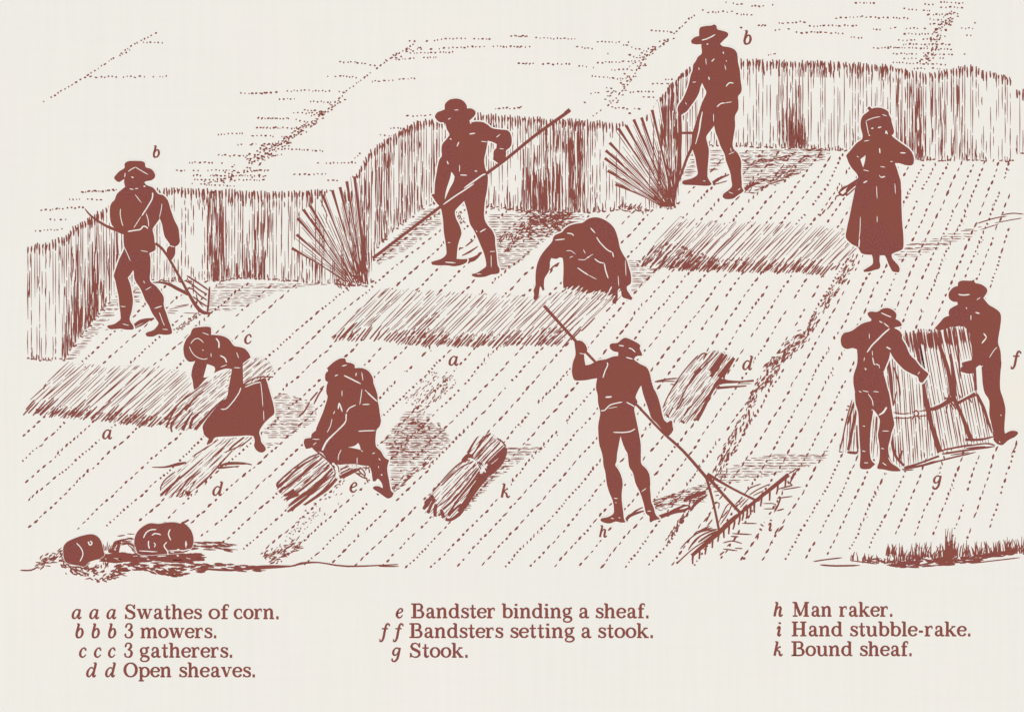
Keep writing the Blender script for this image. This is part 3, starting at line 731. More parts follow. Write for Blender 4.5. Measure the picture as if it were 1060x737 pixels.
def loose_sheaf(name, label, cat, polys, ang, lvl, sp=2.3, w=1.1, extra=(), group=None, parts=()):
    F = Film(lvl)
    for p in polys:
        F.poly(p, 1)
        clip_hatch(p, ang, sp, lambda a, b: broken(F, a, b, w, (6, 26), (.8, 3.5), .4, 4), .4)
    for pts, ww in extra: F.stroke(pts, ww, dz=.2e-4)
    ob = F.build(name, label=label, cat=cat, group=group)
    for pn, st in parts:
        q = Film(lvl + 1.2, 3e-6)
        for s in st: q.stroke(*s)
        q.build(pn, parent=ob)
    return ob
SH = 'sheaves of cut corn'
loose_sheaf('loose_sheaf', 'loose sheaf held across the body of the bent woman on the left', 'sheaf',
    [o(*J, "582,380 545,392 500,420 440,455 380,490 300,545 230,600 160,665 100,736") + o(*K, "25,365 8,420 5,450 60,490 90,465 135,480 200,475 235,475 300,400 400,300") + o(*J, "500,645 550,600 565,510 588,400"),
     o(*J, "672,350 730,305 800,290 868,325 905,385 912,440 840,450 760,470 676,505")], -40, 9.4, 2.5, 1.05,
    [(o(*K, s), w) for s, w in (("5,400 40,360 120,270 200,210 330,110", [3, 2.5, 1.6, 1.6, 1]), ("15,460 60,360 100,310", [2.4, 2, 1]), ("60,495 55,440 120,350 180,280", [1.5, 2.6, 2.6, 1]), ("140,480 180,400 220,340", [3.6, 2.6, 1]),
      ("195,470 220,390 290,330", [3.2, 3, 1]), ("235,475 300,400 400,290 480,240", [3.6, 3, 1.8, 1]), ("85,465 140,400 200,330", [2, 1.4, .8]), ("160,330 220,250 300,180", [3, 2.2, 1]), ("600,135 700,80 830,75", [1.8, 1.4, 1.4]))], SH)
# --- kneeling binder
L_ = (280, 360); M = (280, 430)
out = (o(*L_, "430,155 480,110 530,82 570,82 580,110 610,115 640,130 642,155 700,155 750,180 780,230 785,270 800,310 815,360 818,410 825,440 835,510 842,560 830,600 808,628") +
       o(*M, "800,180 805,235 840,270 870,320 905,340 895,370 890,420 905,500 918,570 940,590 925,620 895,632 865,615 830,590 785,560 782,545 800,537 830,540 855,555 850,520 830,490 815,480 800,500 780,500 775,470 770,430 755,385 700,380 640,370 560,372 520,375 460,360 430,330 395,285 370,275 325,245 300,250 270,255 255,215") +
       o(*L_, "255,710 265,692 310,685 315,655 345,630 350,610 375,550 400,490 420,430 435,375 425,340 428,290 438,262 418,245 418,200 440,175"))
figure('person', 'man kneeling on one knee binding a sheaf, braces crossed on his back', out, [o(*M, "590,242 640,232 668,208 680,230 688,262 640,250")],
       [('hat', o(*L_, "415,60 600,70 650,120 650,160 560,150 480,210 440,265 405,260")),
        ('shirt', o(*L_, "430,260 560,200 650,150 800,170 830,420 700,435 600,450 575,540 440,690 330,690 340,600 420,400")),
        ('trousers', o(*L_, "580,540 600,455 830,420 860,640") + o(*M, "820,240 900,340 860,380 760,385 400,380 395,280 560,90")),
        ('boot', o(*M, "880,400 950,600 900,650 770,570 780,530 860,540 840,420"))],
       ls(o, *L_, 1.3, "545,140 582,130", "490,215 514,205", "655,190 650,215", "700,432 757,430", "670,635 720,632 800,630", "650,435 600,460 580,492") +
       ls(o, *L_, 1.6, "560,210 610,235 690,275", "740,340 770,370 815,410", "578,500 575,550") +
       ls(o, *L_, 1.1, "695,185 705,250", "697,315 690,370 680,435", "720,320 745,345", "545,325 545,370", "470,540 455,600 430,645", "320,695 375,697", "490,480 480,505") +
       ls(o, *L_, 1.7, "522,420 515,468", "525,420 548,488") + [(o(*M, "578,30 560,65 500,125 430,195 395,265"), [1.2, 1.8, 1.6, 2.4, 2.2])] +
       ls(o, *M, 1.1, "540,260 520,300 515,342", "660,320 660,368", "775,292 797,282", "825,325 837,342", "822,385 825,400", "690,265 705,275", "325,225 350,205") + ls(o, *M, 1.8, "842,448 852,455"), 8)
M_extra = [(o(*M, s), w) for s, w in (("375,290 300,318 220,370 130,440 50,520", [1.2, 1.6, 1.4, 1.2, 2.5]), ("370,305 300,345 210,400 70,540", [1, 1.8, 2, 3]), ("400,320 300,400 170,510 110,550", [1, 3, 3, 2.5]), ("435,355 340,440 250,510", [1.2, 1.2, 1]),
      ("450,380 340,480 200,590 120,640", [1.2, 2, 2.6, 3]), ("470,400 350,540 260,600 140,690", [1.6, 5, 4, 1.6]), ("480,425 350,560 200,680 160,725", [1.4, 2, 3, 3]), ("505,480 430,560 330,635 260,680", [3, 3.6, 2.2, 2]), ("500,440 400,570 250,680", [1, 1.6, 1]), ("45,520 60,555", 2), ("70,590 90,560 120,545", 3), ("100,610 150,590 180,560", 3.2), ("120,640 160,620 220,600", 3), ("130,736 180,690", 2.4), ("60,540 90,520", 3))]
loose_sheaf('sheaf', 'sheaf being tied with a rope under the kneeling man, pale butt to the lower left', 'sheaf',
    [o(*M, "375,290 340,305 270,345 180,405 110,465 45,520 45,545 70,590 100,630 130,690 120,736 180,722 250,685 330,640 400,590 460,540 510,480 505,440 480,400 440,350 400,310"),
     o(*M, "522,400 560,378 640,378 695,398 640,440 560,478 522,470")], -38, 9.4, 2.7, 1.1, M_extra + [(o(*M, s), w) for s, w in (("525,470 580,455 690,400", [3, 3.2, 2]), ("530,410 600,385", 1.8), ("530,440 620,400", 1.6), ("540,455 660,400", 1.8))], SH,
    [('rope', [(o(*M, "320,245 400,310 460,365 490,400"), 1.8), (o(*M, "470,365 500,380 515,420 500,465"), 2.6, 1), (o(*M, "485,360 515,390 522,440"), 1.0), (o(*M, "470,380 490,420 490,460"), 1.0)])])
F = Film(9.4)
for s in ("640,430 700,470 740,480", "690,400 720,440 715,480", "700,395 740,400 760,385", "730,385 725,420", "730,480 745,515", "750,400 755,440", "650,440 690,445", "665,410 690,440 720,460"): F.stroke(o(*M, s), 1.3)
F.build('straw_ears', label='ruffled ears of corn hanging out below the knee of the kneeling man', cat='ears of corn')

# --- raker
N = (555, 310); O_ = (590, 400); Q = (590, 450)
out = (o(*N, "560,350 575,335 620,330 650,305 680,292 720,305 770,330 795,350 790,375 805,410 808,430 775,430 755,440 745,458 790,490 840,515 865,560 880,630 900,690") +
       o(*O_, "645,25 670,80 690,150 700,200 715,250 740,275 765,260 780,264 782,300 787,330 770,360 750,378 725,365 700,330 660,280 620,240 600,180 575,110 555,50 543,-8 525,20 500,80 515,120 490,165 500,230 515,300 530,380 540,450 540,540 545,590 580,625 605,670") +
       o(*Q, "612,368 610,400 615,460 620,510 640,560 650,600 665,620 690,640 640,652 615,668 605,650 605,620 580,600 570,560 555,500 530,430 500,370 480,290 450,240 440,150 420,110 400,60 385,10 "
             "375,60 360,140 355,200 345,230 365,260 390,310 402,370 395,440 395,500 405,580 412,640 425,665 390,668 350,660 300,675 250,665 232,650 240,635 290,625 330,600 335,560 325,500 300,440 280,370 270,290 255,230 250,170 235,110") +
       o(*O_, "225,450 218,390 215,300 225,240 230,195 215,130 210,60") + o(*N, "458,690 456,650 465,600 430,605 380,615 310,618 285,605 272,550 280,480 300,420 295,360 290,320 330,312 365,330 388,370 385,400 365,420 375,500 410,495 470,465 530,455 585,435 625,430 625,402 590,395 565,375"))
figure('person', 'man seen from behind in a soft hat raking with one arm raised to the left', out, [],
       [('hat', o(*N, "550,280 820,280 820,440 760,440 740,390 660,355 630,360 630,405 550,400")),
        ('shirt', o(*N, "260,410 380,410 620,430 680,450 760,450 900,510 930,736") + o(*O_, "720,240 640,260 540,40 520,130 430,125 330,130 235,190 190,60") + o(*N, "450,620 290,640 250,560")),
        ('trousers', o(*O_, "225,200 330,130 430,120 500,160 640,600 640,700 470,650 390,400 370,640 260,640 200,400")),
        ('boot', o(*Q, "320,500 400,480 450,690 215,690 215,640 330,590")), ('boot', o(*Q, "560,500 630,500 710,640 610,690 580,600"))],
       ls(o, *N, 1.4, "630,350 670,355", "705,370 730,378 755,402", "685,440 737,455", "540,480 545,500 525,545 508,598") + ls(o, *N, 1.0, "330,410 367,416") +
       [(o(*O_, "270,82 320,78"), 2.0)] + ls(o, *O_, 1.4, "235,185 265,180 300,145 340,130 400,118", "430,120 470,140 492,155", "330,348 400,350 460,342 497,322") + ls(o, *O_, .8, "290,168 340,158 360,155") +
       ls(o, *Q, 1.1, "545,432 582,406", "335,482 365,485", "345,515 355,517", "310,635 335,637", "370,630 385,632", "590,580 617,580"), 8)
Rr = (690, 460); Sr = (690, 500)
teeth = []
hb = [(816.3, 491.2), (782, 518.5), (766, 531.5), (744, 551), (716, 575)]
for i in range(17):
    t = (i + .35) / 16.6 * 4; j = min(int(t), 3); u = t - j
    x = hb[j][0] + (hb[j + 1][0] - hb[j][0]) * u; y = hb[j][1] + (hb[j + 1][1] - hb[j][1]) * u
    teeth.append((x, y))
rk = tool('stubble_rake', 716, 580, 'wide wooden stubble rake with a triangular braced head and a row of teeth', 'rake', [
    ('handle', [(pp("563,316.5 593.7,350.7 616,374.5 659,419 685,446.5 707,466.6 731,494"), [3.2, 3.0, 2.4, 2.6, 2.8, 3.4])]),
    ('head', [(hb, [4.4, 3.6, 3.4, 5, 3.6])]),
    ('brace', [(o(*Rr, "300,240 355,440 402,665"), [3.2, 2.4, 2.6])]), ('brace', [(o(*Rr, "305,235 430,380 565,525"), [4, 3, 3])]), ('brace', [(o(*Rr, "310,225 500,335 690,430"), [3.4, 2.2, 2.4])])], 7.2)
rk_head = [q for q in rk.children if q.name.startswith('head')][0]; rk_head['_o'] = list(rk['_o'])
for i, (x, y) in enumerate(teeth):
    F = Film(7.4); l = R(10, 12); F.stroke([(x - .2, y), (x - .4 + R(-.4, .4), y + l * .5), (x - 1 + R(-.7, .7), y + l)], [2.2, 2.0, 1.5]); F.build('tooth', parent=rk_head)
F = Film(6.5)
for s, w in (("735,450 830,455 820,520", 1), ("575,600 690,602", 1.2), ("500,678 650,686", 1.4), ("740,490 830,490", 1), ("840,505 895,490", 1.4), ("880,345 1025,322", 1.2), ("840,410 960,395", 1.2), ("850,340 960,310 920,280", 1.4),
             ("870,400 850,460 820,515", 1.8), ("940,300 970,210", 1.5), ("950,280 1000,180 920,230", 1.2), ("600,370 640,330 720,300", 1.2), ("630,385 700,340 790,300", 1.2), ("660,390 740,350", 1.1), ("520,460 580,400", 1.2), ("535,470 600,410", 1.2), ("560,480 625,410", 1.2), ("580,490 615,455", 1.2),
             ("395,600 450,480 480,450", 1.2), ("410,610 470,520 500,450", 1.2), ("430,620 500,560 540,530", 1.6), ("420,560 470,500", 1.4), ("300,590 340,510", 1.4), ("310,620 350,570", 1.4), ("240,665 330,620", 1.6), ("350,300 400,310", 1), ("340,320 430,330", 1), ("360,360 400,355", 1), ("370,390 400,385", 1), ("380,440 400,450 395,490", 1.2)): F.stroke(o(*Rr, s), w)
for s, w in (("75,610 100,590 200,500 290,440 380,370", [2.8, 1.4, 1.2, 1.2, 1.2]), ("105,500 170,430 260,370 390,350", 1.3), ("165,510 220,430 300,380 390,350", 1.5), ("195,470 260,400 350,360", 1.4), ("195,545 240,520 300,460 390,380", [3.5, 2, 2, 1.4]), ("230,370 350,340", 1.6), ("240,450 330,390 390,365", 2),
             ("430,500 540,515", 1.3), ("405,548 440,520", 1.6), ("430,455 500,440 575,460", 1.2), ("490,405 550,408", 1.4), ("460,480 490,460", 1.4), ("520,495 580,498", 1.1)): F.stroke(o(*Sr, s), w)
for x, y, r in ((590, 572, 1.5), (618, 522, .8), (803, 452, 1), (720, 315, 1), (722, 355, 1)): F.dot(Sr[0] + x / 7.361, Sr[1] + y / 7.361, r)
F.stroke(o(*Sr, "825,385 855,340"), 1.8); F.stroke(o(*Sr, "865,360 892,322"), 1.5); F.stroke(o(*Sr, "700,400 690,430"), 1.5)
F.build('raked_straw', label='combed straw drawn together on both sides of the rake head', cat='straw', kind='stuff')

# --- bandsters at the stook
T = (855, 310); U = (855, 400); V = (916, 280); W = (916, 370)
def stook_sheaf(label, poly, ang, lvl, extra, part=()):
    F = Film(lvl); F.poly(poly, 1)
    clip_hatch(poly, ang, 2.9, lambda a, b: broken(F, a, b, 1.3, (22, 70), (.8, 2.5), .25, 3), .3)
    for pts, w in extra: F.stroke(pts, w, dz=.2e-4)
    ob = F.build('sheaf', label=label, cat='sheaf', group='sheaves leaning together in the stook')
    if part:
        q = Film(lvl + .9, 3e-6)
        for s in part: q.stroke(*s)
        q.build('tie_band', parent=ob)
heads = lambda x0, x1, y0, y1, n: [([(R(x0, x1) + 0, y0 + R(-2, 3))] and (lambda x: [(x - 1.5, y0 + R(-5, 0)), (x + 1, y1 + R(-4, 4))])(R(x0, x1)), R(1.2, 2.4)) for _ in range(n)]
stook_sheaf('right-hand sheaf of the stook, in front of the right bandster', pp("970,343 985,339 998,338 1005,347 1007,366 1006,371.5 995,374.5 997,378.5 992,383 998,386.5 1010,387 1012,406 1020,425 1028,446 1027,457 1004,461 996,431 987,408 984,378 976,360"), 79, 6.0,
    heads(972, 1004, 342, 356, 20) + [(pp("1005,345 1008,370 1010,404"), [1.5, 3, 3]), (pp("1011,408 1018,422 1022,434 1027,448"), [3, 3.4, 3, 1.5]), (pp("999,455 1014,455 1028,452"), [3, 2.4, 1.4]), (pp("1000,462 1020,459 1030,461"), 1.6), (pp("990,345 992,366 994,392"), 2)],
    [(pp("991,417.5 1000,412.5 1010,408"), [3.4, 3.2, 4]), (pp("1003,412 1006,417"), 1.6), (pp("996,413 992,408"), 1.4), (pp("993,414 1002,409 1008,405"), [1.0, 1.4, .8], 1)])
stook_sheaf('middle sheaf of the stook, leaning between two dark seams', pp("948,346 954,341 962,343 970,342 976,360 984,378 987,408 996,431 1004,452 1003,461 984,466 973,469 966,447 959,419 957,400 951,374"), 80, 6.3,
    heads(949, 974, 345, 360, 16) + [(pp("968,344 974,362 981,382 986,408 991,420 996,431 1004,452 1007,456"), [2, 4, 4, 5, 4, 3.5, 5, 3]), (pp("984,366 987,390 989,410"), [2, 4.5, 3]), (pp("975,466 990,463 1006,460"), 2)],
    [(pp("962,424 970,422 982,415 988,412"), [3, 4.4, 5.5, 4.5]), (pp("978,411 985,417 990,424"), 1.8), (pp("984,408 980,414"), 1.8), (pp("963,421 972,418 980,413"), [.8, 1.4, .8], 1), (pp("981,418 979,428"), 1.4), (pp("983,418 987,424"), 1.4), (pp("977,413 984,412"), 1.4)])
stook_sheaf('front left sheaf of the stook with a knotted straw band, beside the left bandster', pp("932,345 941,347 948,346 951,374 957,400 959,419 966,447 972,470 960,474 936,483 925,483 919,450 924,428 916,400 914,370 922,352"), 86, 6.6,
    heads(934, 948, 346, 362, 14) + [(pp("947,346 950,366 953,380 956,398 959,418 963,436 968,452 973,468"), [2, 4, 2.6, 3, 5, 4, 5, 6]), (pp("922,430 923,450 926,470 936,482"), [2.4, 3.4, 3, 2.5]), (pp("928,405 925,420"), 1.5),
        (pp("919,370 922,392 924,420"), [2.5, 4, 2.5]), (pp("925,380 930,395 932,410"), 1.8), (pp("936,484 950,480 972,472"), [2.4, 1.8, 2.2]), (pp("930,478 934,466"), 2.5), (pp("940,484 955,481 975,476"), 1.2)],
    [(pp("924,429.5 936,430.5 944,429.5 952,428 959,427"), 1.6, 1), (pp("924,426.7 934,428.3 942,427.6"), 1.2), (pp("925,432.5 938,432.8 944,431.6"), 1.3), (pp("950,431 960,430"), 1.3), (pp("951,425.5 960,424.5"), 1.2), (pp("945,427 948.5,425 951,428 948,431 945.5,428"), 1.6), (pp("947,430 944,434"), 1.6), (pp("949,430 953,434"), 1.6), (pp("948,432 948,439"), 1.0)])
stook_sheaf('leftmost sheaf of the stook, showing behind the legs of the left bandster', pp("884,413 894,408 912,405 924,428 920,450 925,480 905,473 888,470 868,467 872,450 878,430"), 94, 5.8,
    [(pp("882,414 876,436 872,455 869,467"), 1.5), (pp("878,466 883,440 886,424"), [3, 3, 1]), (pp("877,468 888,469"), 3), (pp("887,440 888,468"), 2.6), (pp("884,416 880,430 877,440"), 2.4), (pp("908,425 907,460"), 1.4)])
F = Film(5.5)
for s, w in (("933,486 955,482 980,475 1010,468", 1.6), ("975,470 1000,466 1030,462", 2), ("950,483 968,477", 1.4), ("960,480 990,473", 1.2), ("1000,464 1020,462", 1.4), ("984,471 1003,468", 1.2), ("868,467 872,468", 1.2), ("1053,459 1047,470", 1.2), ("935,487 946,486", 1.2)): F.stroke(pp(s), w)
F.build('stook_foot_shadow', label='thin broken shadow lines along the foot of the stook', cat='hatching', kind='stuff')
out = (o(*T, "315,105 340,92 390,95 420,75 460,65 500,75 530,100 537,125 530,150 560,165 578,190 570,205 530,212 520,218 560,240 580,270 580,300 610,350 640,420 680,460 710,500 745,535 782,565 770,590 735,635 710,625 700,590 660,570 620,550 590,530 550,490 510,440 490,400 480,450 460,500 440,560 455,620 470,680") +
       o(*U, "478,40 490,100 500,170 510,230 520,290 500,350 490,400 475,460 480,520 500,570 540,610 568,635 560,645 500,645 440,632 395,628 390,610 405,570 410,500 405,430 395,370 405,310 410,260 400,230 385,205 365,180 350,250 340,320 335,420 335,500 345,560 375,590 360,605 330,628 275,628 258,610 260,560 262,500 255,400 250,300 245,200 225,130 220,60") +
       o(*T, "220,700 210,650 208,600 215,560 235,500 240,440 235,380 200,370 160,378 125,360 112,320 118,280 140,255 180,245 210,230 250,200 290,178 340,165 345,150 325,130"))
figure('person', 'left bandster seen from behind with one hand resting on the stook', out, [],
       [('hat', o(*T, "300,55 590,55 590,220 530,215 480,215 400,160 345,160 300,130")),
        ('shirt', o(*T, "100,240 340,160 480,215 600,240 720,480 690,580 590,540 490,400 440,560 220,560 240,385 100,390")),
        ('trousers', o(*T, "190,570 440,560 500,680") + o(*U, "520,100 540,300 480,390 390,390 390,240 360,180 340,390 250,390 200,0")),
        ('boot', o(*U, "250,480 345,480 390,590 340,640 240,640")), ('boot', o(*U, "400,460 480,460 590,640 500,660 380,640"))],
       ls(o, *T, 1.3, "420,102 460,120 497,135", "405,165 430,178", "440,180 480,212", "355,440 365,490 378,495", "380,490 408,505") + ls(o, *T, 1.8, "485,222 440,260 400,300 350,350 312,405", "460,362 494,380") +
       ls(o, *T, 1.0, "330,260 330,300", "352,390 355,430", "700,570 715,550", "405,505 408,525", "295,440 288,470") + ls(o, *T, 1.6, "297,522 306,538", "440,545 448,570") +
       ls(o, *U, 1.2, "250,35 270,45", "280,32 325,42", "360,38 402,42", "320,55 350,100 360,150", "280,300 298,303", "430,338 480,340", "275,490 302,495", "420,470 442,475", "290,580 322,582", "430,580 462,602", "345,180 362,185 350,270") +
       [(o(*U, "402,218 435,198 462,158"), [1, 2.6, 2.0]), (o(*U, "475,540 500,580 550,612"), 1.2)], 8.4, 'bandsters setting the stook')
out = (o(*V, "555,120 560,90 590,78 660,78 680,68 688,95 730,105 770,130 780,160 765,190 750,210 790,260 840,290 875,320 885,360 880,420 870,480 862,550 880,610 885,680") +
       o(*W, "888,50 880,120 878,240 900,310 918,390 915,460 910,540 915,580 960,558 1005,562 1015,580 990,605 940,630 900,665 870,665 845,650 825,620 820,560 810,500 795,430 795,330 760,270 745,200 740,130 735,65 720,60 690,85 690,115 640,125 600,115 560,108 580,92 570,70 575,45 620,30 660,20") +
       o(*V, "665,650 655,560 650,500 630,455 600,432 560,424 530,432 490,434 450,470 425,482 410,462 378,440 420,395 450,360 490,345 485,320 500,290 555,260 550,240 520,238 490,215 485,180 500,150 530,125"))
figure('person', 'right bandster in a wide hat facing left with both arms around the stook', out, [],
       [('hat', o(*V, "470,60 800,60 800,190 750,215 700,200 560,235 470,240")),
        ('shirt', o(*V, "360,450 480,320 560,250 700,200 760,215 900,310 900,580 800,690 735,736") + o(*W, "690,130 680,60 660,20") + o(*V, "650,560 600,430 440,490")),
        ('trousers', o(*V, "800,690 900,580 920,700") + o(*W, "930,400 920,480 800,480 780,330 730,130 735,60")),
        ('boot', o(*W, "815,540 915,540 1030,550 1030,600 900,680 830,670"))],
       ls(o, *V, 1.6, "560,183 600,188 647,183", "690,320 722,328") + ls(o, *V, 1.1, "700,225 727,205", "855,585 830,610 795,665", "655,340 655,380", "618,280 625,295") + ls(o, *V, 1.7, "752,478 775,510", "775,510 738,556") + ls(o, *V, 1.0, "735,735 745,725") +
       ls(o, *W, 1.0, "880,435 888,445", "868,638 880,648", "820,590 826,620"), 5.3, 'bandsters setting the stook')
# ------------------------------------------------------------------ sheaves on the ground
X = (430, 440)
kx = [(o(*X, s), w) for s, w in (("430,255 340,290 260,360 190,440 135,505", [1.4, 1.6, 1.4, 1.2, 1]), ("440,275 350,320 280,380 200,460", [1.2, 1.6, 1.4, 1]), ("400,240 360,280", 5), ("355,270 400,235 440,240", [2, 5, 3]), ("400,215 435,150 470,95", [3, 2, 1.4]), ("430,235 470,180 550,70", [1, 1.4, 2.2]), ("425,240 465,185 520,80", 1.6), ("540,90 575,62", 2.2),
      ("445,260 520,170 590,90", 1.6), ("470,265 560,160 620,110", 1.4), ("500,280 590,190 655,115", 1.4), ("530,290 610,210 675,150", 1.6), ("550,300 640,220 690,170", [3, 5, 4]), ("590,330 650,280 690,200", [8, 6, 3]), ("620,100 660,125 690,165", 1.6), ("540,360 590,310", [8, 8]),
      ("460,300 380,370 280,480 200,560", 1.5), ("470,320 360,440 250,560 170,620", 1.4), ("480,330 400,440 300,560 210,640", [1.6, 2, 2, 2.6]), ("490,350 430,440 330,560 250,680", [2, 3, 2, 2.6]), ("530,390 450,480 400,560 330,660", [8, 7, 5, 5]), ("500,370 460,470 380,590", [4, 6, 4]),
      ("130,530 90,600 60,640", [3, 5, 2.5]), ("150,560 120,610 95,670", [2.6, 3, 3.2]), ("160,600 150,640 150,695", [3.2, 4, 3]), ("195,640 205,670 215,705", [2.4, 4, 3]), ("230,715 270,720 330,680 370,640", [3.4, 3, 4, 2]), ("250,690 300,640 350,600", [3, 2.4, 2]), ("100,560 70,600", 3), ("175,690 200,670", 2), ("100,575 140,540", 4))]
kx += [(o(*X, "690,180 650,270 590,330 545,370"), [3, 7, 9, 7]), (o(*X, "560,345 520,400 450,500 370,630"), [7, 7, 5, 4])]
bs = loose_sheaf('sheaf', 'bound sheaf lying alone on the stubble, tied above its middle', 'sheaf',
    [o(*X, "440,248 350,288 270,350 200,420 140,500 100,550 62,610 62,650 100,672 150,702 210,715 270,722 330,685 370,620 430,540 500,440 540,370 500,300"),
     o(*X, "360,272 400,220 440,150 470,95 520,72 570,60 660,120 690,170 685,230 620,290 540,360 480,292 430,250")], -47, 5, 2.9, 1.0, kx, SH,
    [('tie_band', [(o(*X, "400,255 440,262 475,290"), 1.6, 1), (o(*X, "500,300 520,330 535,362"), 1.5, 1), (o(*X, "470,285 500,290 520,310"), 2.2), (o(*X, "510,295 545,330"), 1.2, 1), (o(*X, "480,300 500,335"), 1.4)])])
Y = (660, 340)
yx = [(o(*Y, s), w) for s, w in (("460,205 400,270 320,370 240,500 190,610", 1.3), ("450,240 490,195 525,190 500,240", 1.6), ("590,170 500,270 430,340", 1.4), ("620,180 480,320 380,440 300,600", 1.5), ("650,190 560,330", [3, 6]), ("680,200 600,300 560,370", [2, 5, 3]), ("735,225 680,300 640,370", [3, 6, 5]), ("700,260 620,370", [3, 5]),
      ("640,380 570,470 500,610 450,700", [5, 3, 3.6, 4]), ("480,300 440,350 400,400", [4, 3, 1]), ("600,440 500,560 380,700", 1.5), ("520,460 420,580 350,660", 1.6), ("560,480 460,610 420,660", 1.3), ("350,530 320,590 290,620", 2), ("215,650 240,680", 2), ("325,700 360,720", 2.4), ("270,600 230,670", 1.6), ("430,690 445,700", 3))]
loose_sheaf('open_sheaf', 'open sheaf laid across its band on the stubble right of the raker', 'sheaf', [o(*Y, "450,210 510,180 590,170 680,190 740,228 700,300 640,385 560,500 490,640 440,700 350,720 220,680 187,620 250,480 340,330")], -52, 5, 2.2, 1.0, yx, SH,
    [('straw_band', [(o(*Y, "130,406 220,388 305,380"), 1.5), (o(*Y, "135,408 210,402 290,404"), 1.2), (o(*Y, "250,425 280,428"), 1.2)]), ('straw_band', [(o(*Y, "650,385 680,400 780,405 885,398"), [3, 2, 1.4, 2.2]), (o(*Y, "600,455 680,448 830,438"), [2.6, 2.4, 1.2]), (o(*Y, "600,430 650,410 760,410 870,400"), [3, 3.4, 1.4, .8]), (o(*Y, "620,432 660,438"), 1.4, 1), (o(*Y, "770,420 870,420"), .8)])])
Z = (150, 440)
zx = [(o(*Z, s), w) for s, w in (("665,195 560,310 460,420 390,480", [1.2, 1.8, 1.8, 2]), ("440,255 320,360 220,440 120,535", [1.2, 2, 2, 3]), ("830,80 740,150 600,210", 1.3), ("405,345 320,430 240,545", [1.2, 2, 1.8]), ("590,225 490,320", 1.2), ("270,380 200,470 150,535", 1.6), ("300,490 280,540 260,545", 1.6), ("310,500 330,535 345,500", 3), ("230,355 160,410 125,460 120,500", 1.4),
      ("390,420 340,490", 1.4), ("660,100 580,190 480,280", 1.4), ("760,90 680,150 640,190", 2), ("560,110 470,170 360,240", 1.4), ("290,440 220,520 200,550", 1.4), ("430,350 370,400 310,470", 1.2))]
loose_sheaf('open_sheaf', 'open sheaf laid across its band below the skirt of the sheaf carrier', 'sheaf', [o(*Z, "545,98 700,88 828,78 760,150 700,190 620,262 540,335 400,485 330,542 180,552 112,535 130,450 240,350 300,300 400,220 480,150")], -42, 5, 3.2, .9, zx, SH,
    [('straw_band', [(o(*Z, "55,320 150,320 250,298 315,285"), [.8, 1.6, 3.4, 1.6]), (o(*Z, "205,305 310,288"), 1.6)]), ('straw_band', [(o(*Z, "555,325 620,322 720,312"), [2.6, 1.8, .8]), (o(*Z, "570,310 640,290 740,288 815,302"), [2, 2.6, 1.6, 1]), (o(*Z, "590,303 680,297 780,297"), 1), (o(*Z, "690,318 710,322"), .8)])])

# ------------------------------------------------------------------ keg, bundle, scrub and grass along the front
AA = (50, 520)
F = Film(3)
def scrub(F, line, width, n, ln=(4, 14), w=(1.2, 2.6), ang=12): band(F, line, width, n, ln, w, (0, ang))
scrub(F, pp("36,588 50,578 66,574"), 10, 45, (3, 8), (1, 2), 50)
scrub(F, pp("60,583 100,590 110,584"), 8, 60, (3, 7), (1, 2), 60)
scrub(F, pp("62,588 105,597 128,590"), 10, 55, (2, 7), (1, 2.2), 40)
scrub(F, pp("98,577 150,577 200,577"), 9, 170, (6, 16), (1.6, 3), 6)
scrub(F, pp("118,588 150,586 175,592 205,590"), 8, 70, (5, 12), (1.6, 3), 18)
scrub(F, pp("150,580 200,584 240,587 265,588"), 6, 70, (5, 14), (1.2, 2.2), 8)
scrub(F, pp("190,565 215,564 234,566"), 9, 36, (6, 14), (1, 1.8), 6)
scrub(F, pp("122,559 132,558 140,564"), 14, 26, (6, 12), (1, 1.5), 4)
F.stroke(pp("21,590 32,590 40,586"), 1.6); F.stroke(pp("110,598 130,593"), 1.8); F.stroke(pp("116,570 119,562 124,560 121,572"), [2, 3.4, 3, 4]); F.stroke(pp("112,570 118,571 124,575"), 4)
F.stroke(pp("265,588 300,586 312,583 330,582 360,586 412,584"), [3, 1.5, 2.6, 1.4, 1.8, 1.0]); F.stroke(pp("205,588 240,590 270,586 300,586"), [2, 2.4, 2, 2]); F.stroke(pp("392,586 413,586"), 1.4)
for k in range(9): F.stroke([(108 + k * 1.2, 570 - k * .2), (107 + k * 2.2, 562 + R(-2, 3))], 1.0)
F.build('scrub', label='dark scrub and rough ground line under the keg and the bundle', cat='scrub', kind='stuff')
figure('keg', 'small keg lying on its side in the lower left corner with a bung hole', o(*AA, "113,360 120,325 150,295 200,272 265,250 330,241 375,258 405,300 420,360 430,400 400,425 350,440 310,455 275,488 230,480 180,472 135,455 118,420"), [],
       [('end_board', o(*AA, "100,300 215,300 250,350 265,400 240,455 200,500 100,480"))],
       ls(o, *AA, 1.3, "215,308 245,340 262,375 262,405 240,450") + ls(o, *AA, 1.6, "304,296 312,318 325,322 333,305 318,292"), 6, cat='keg', halo=.4)
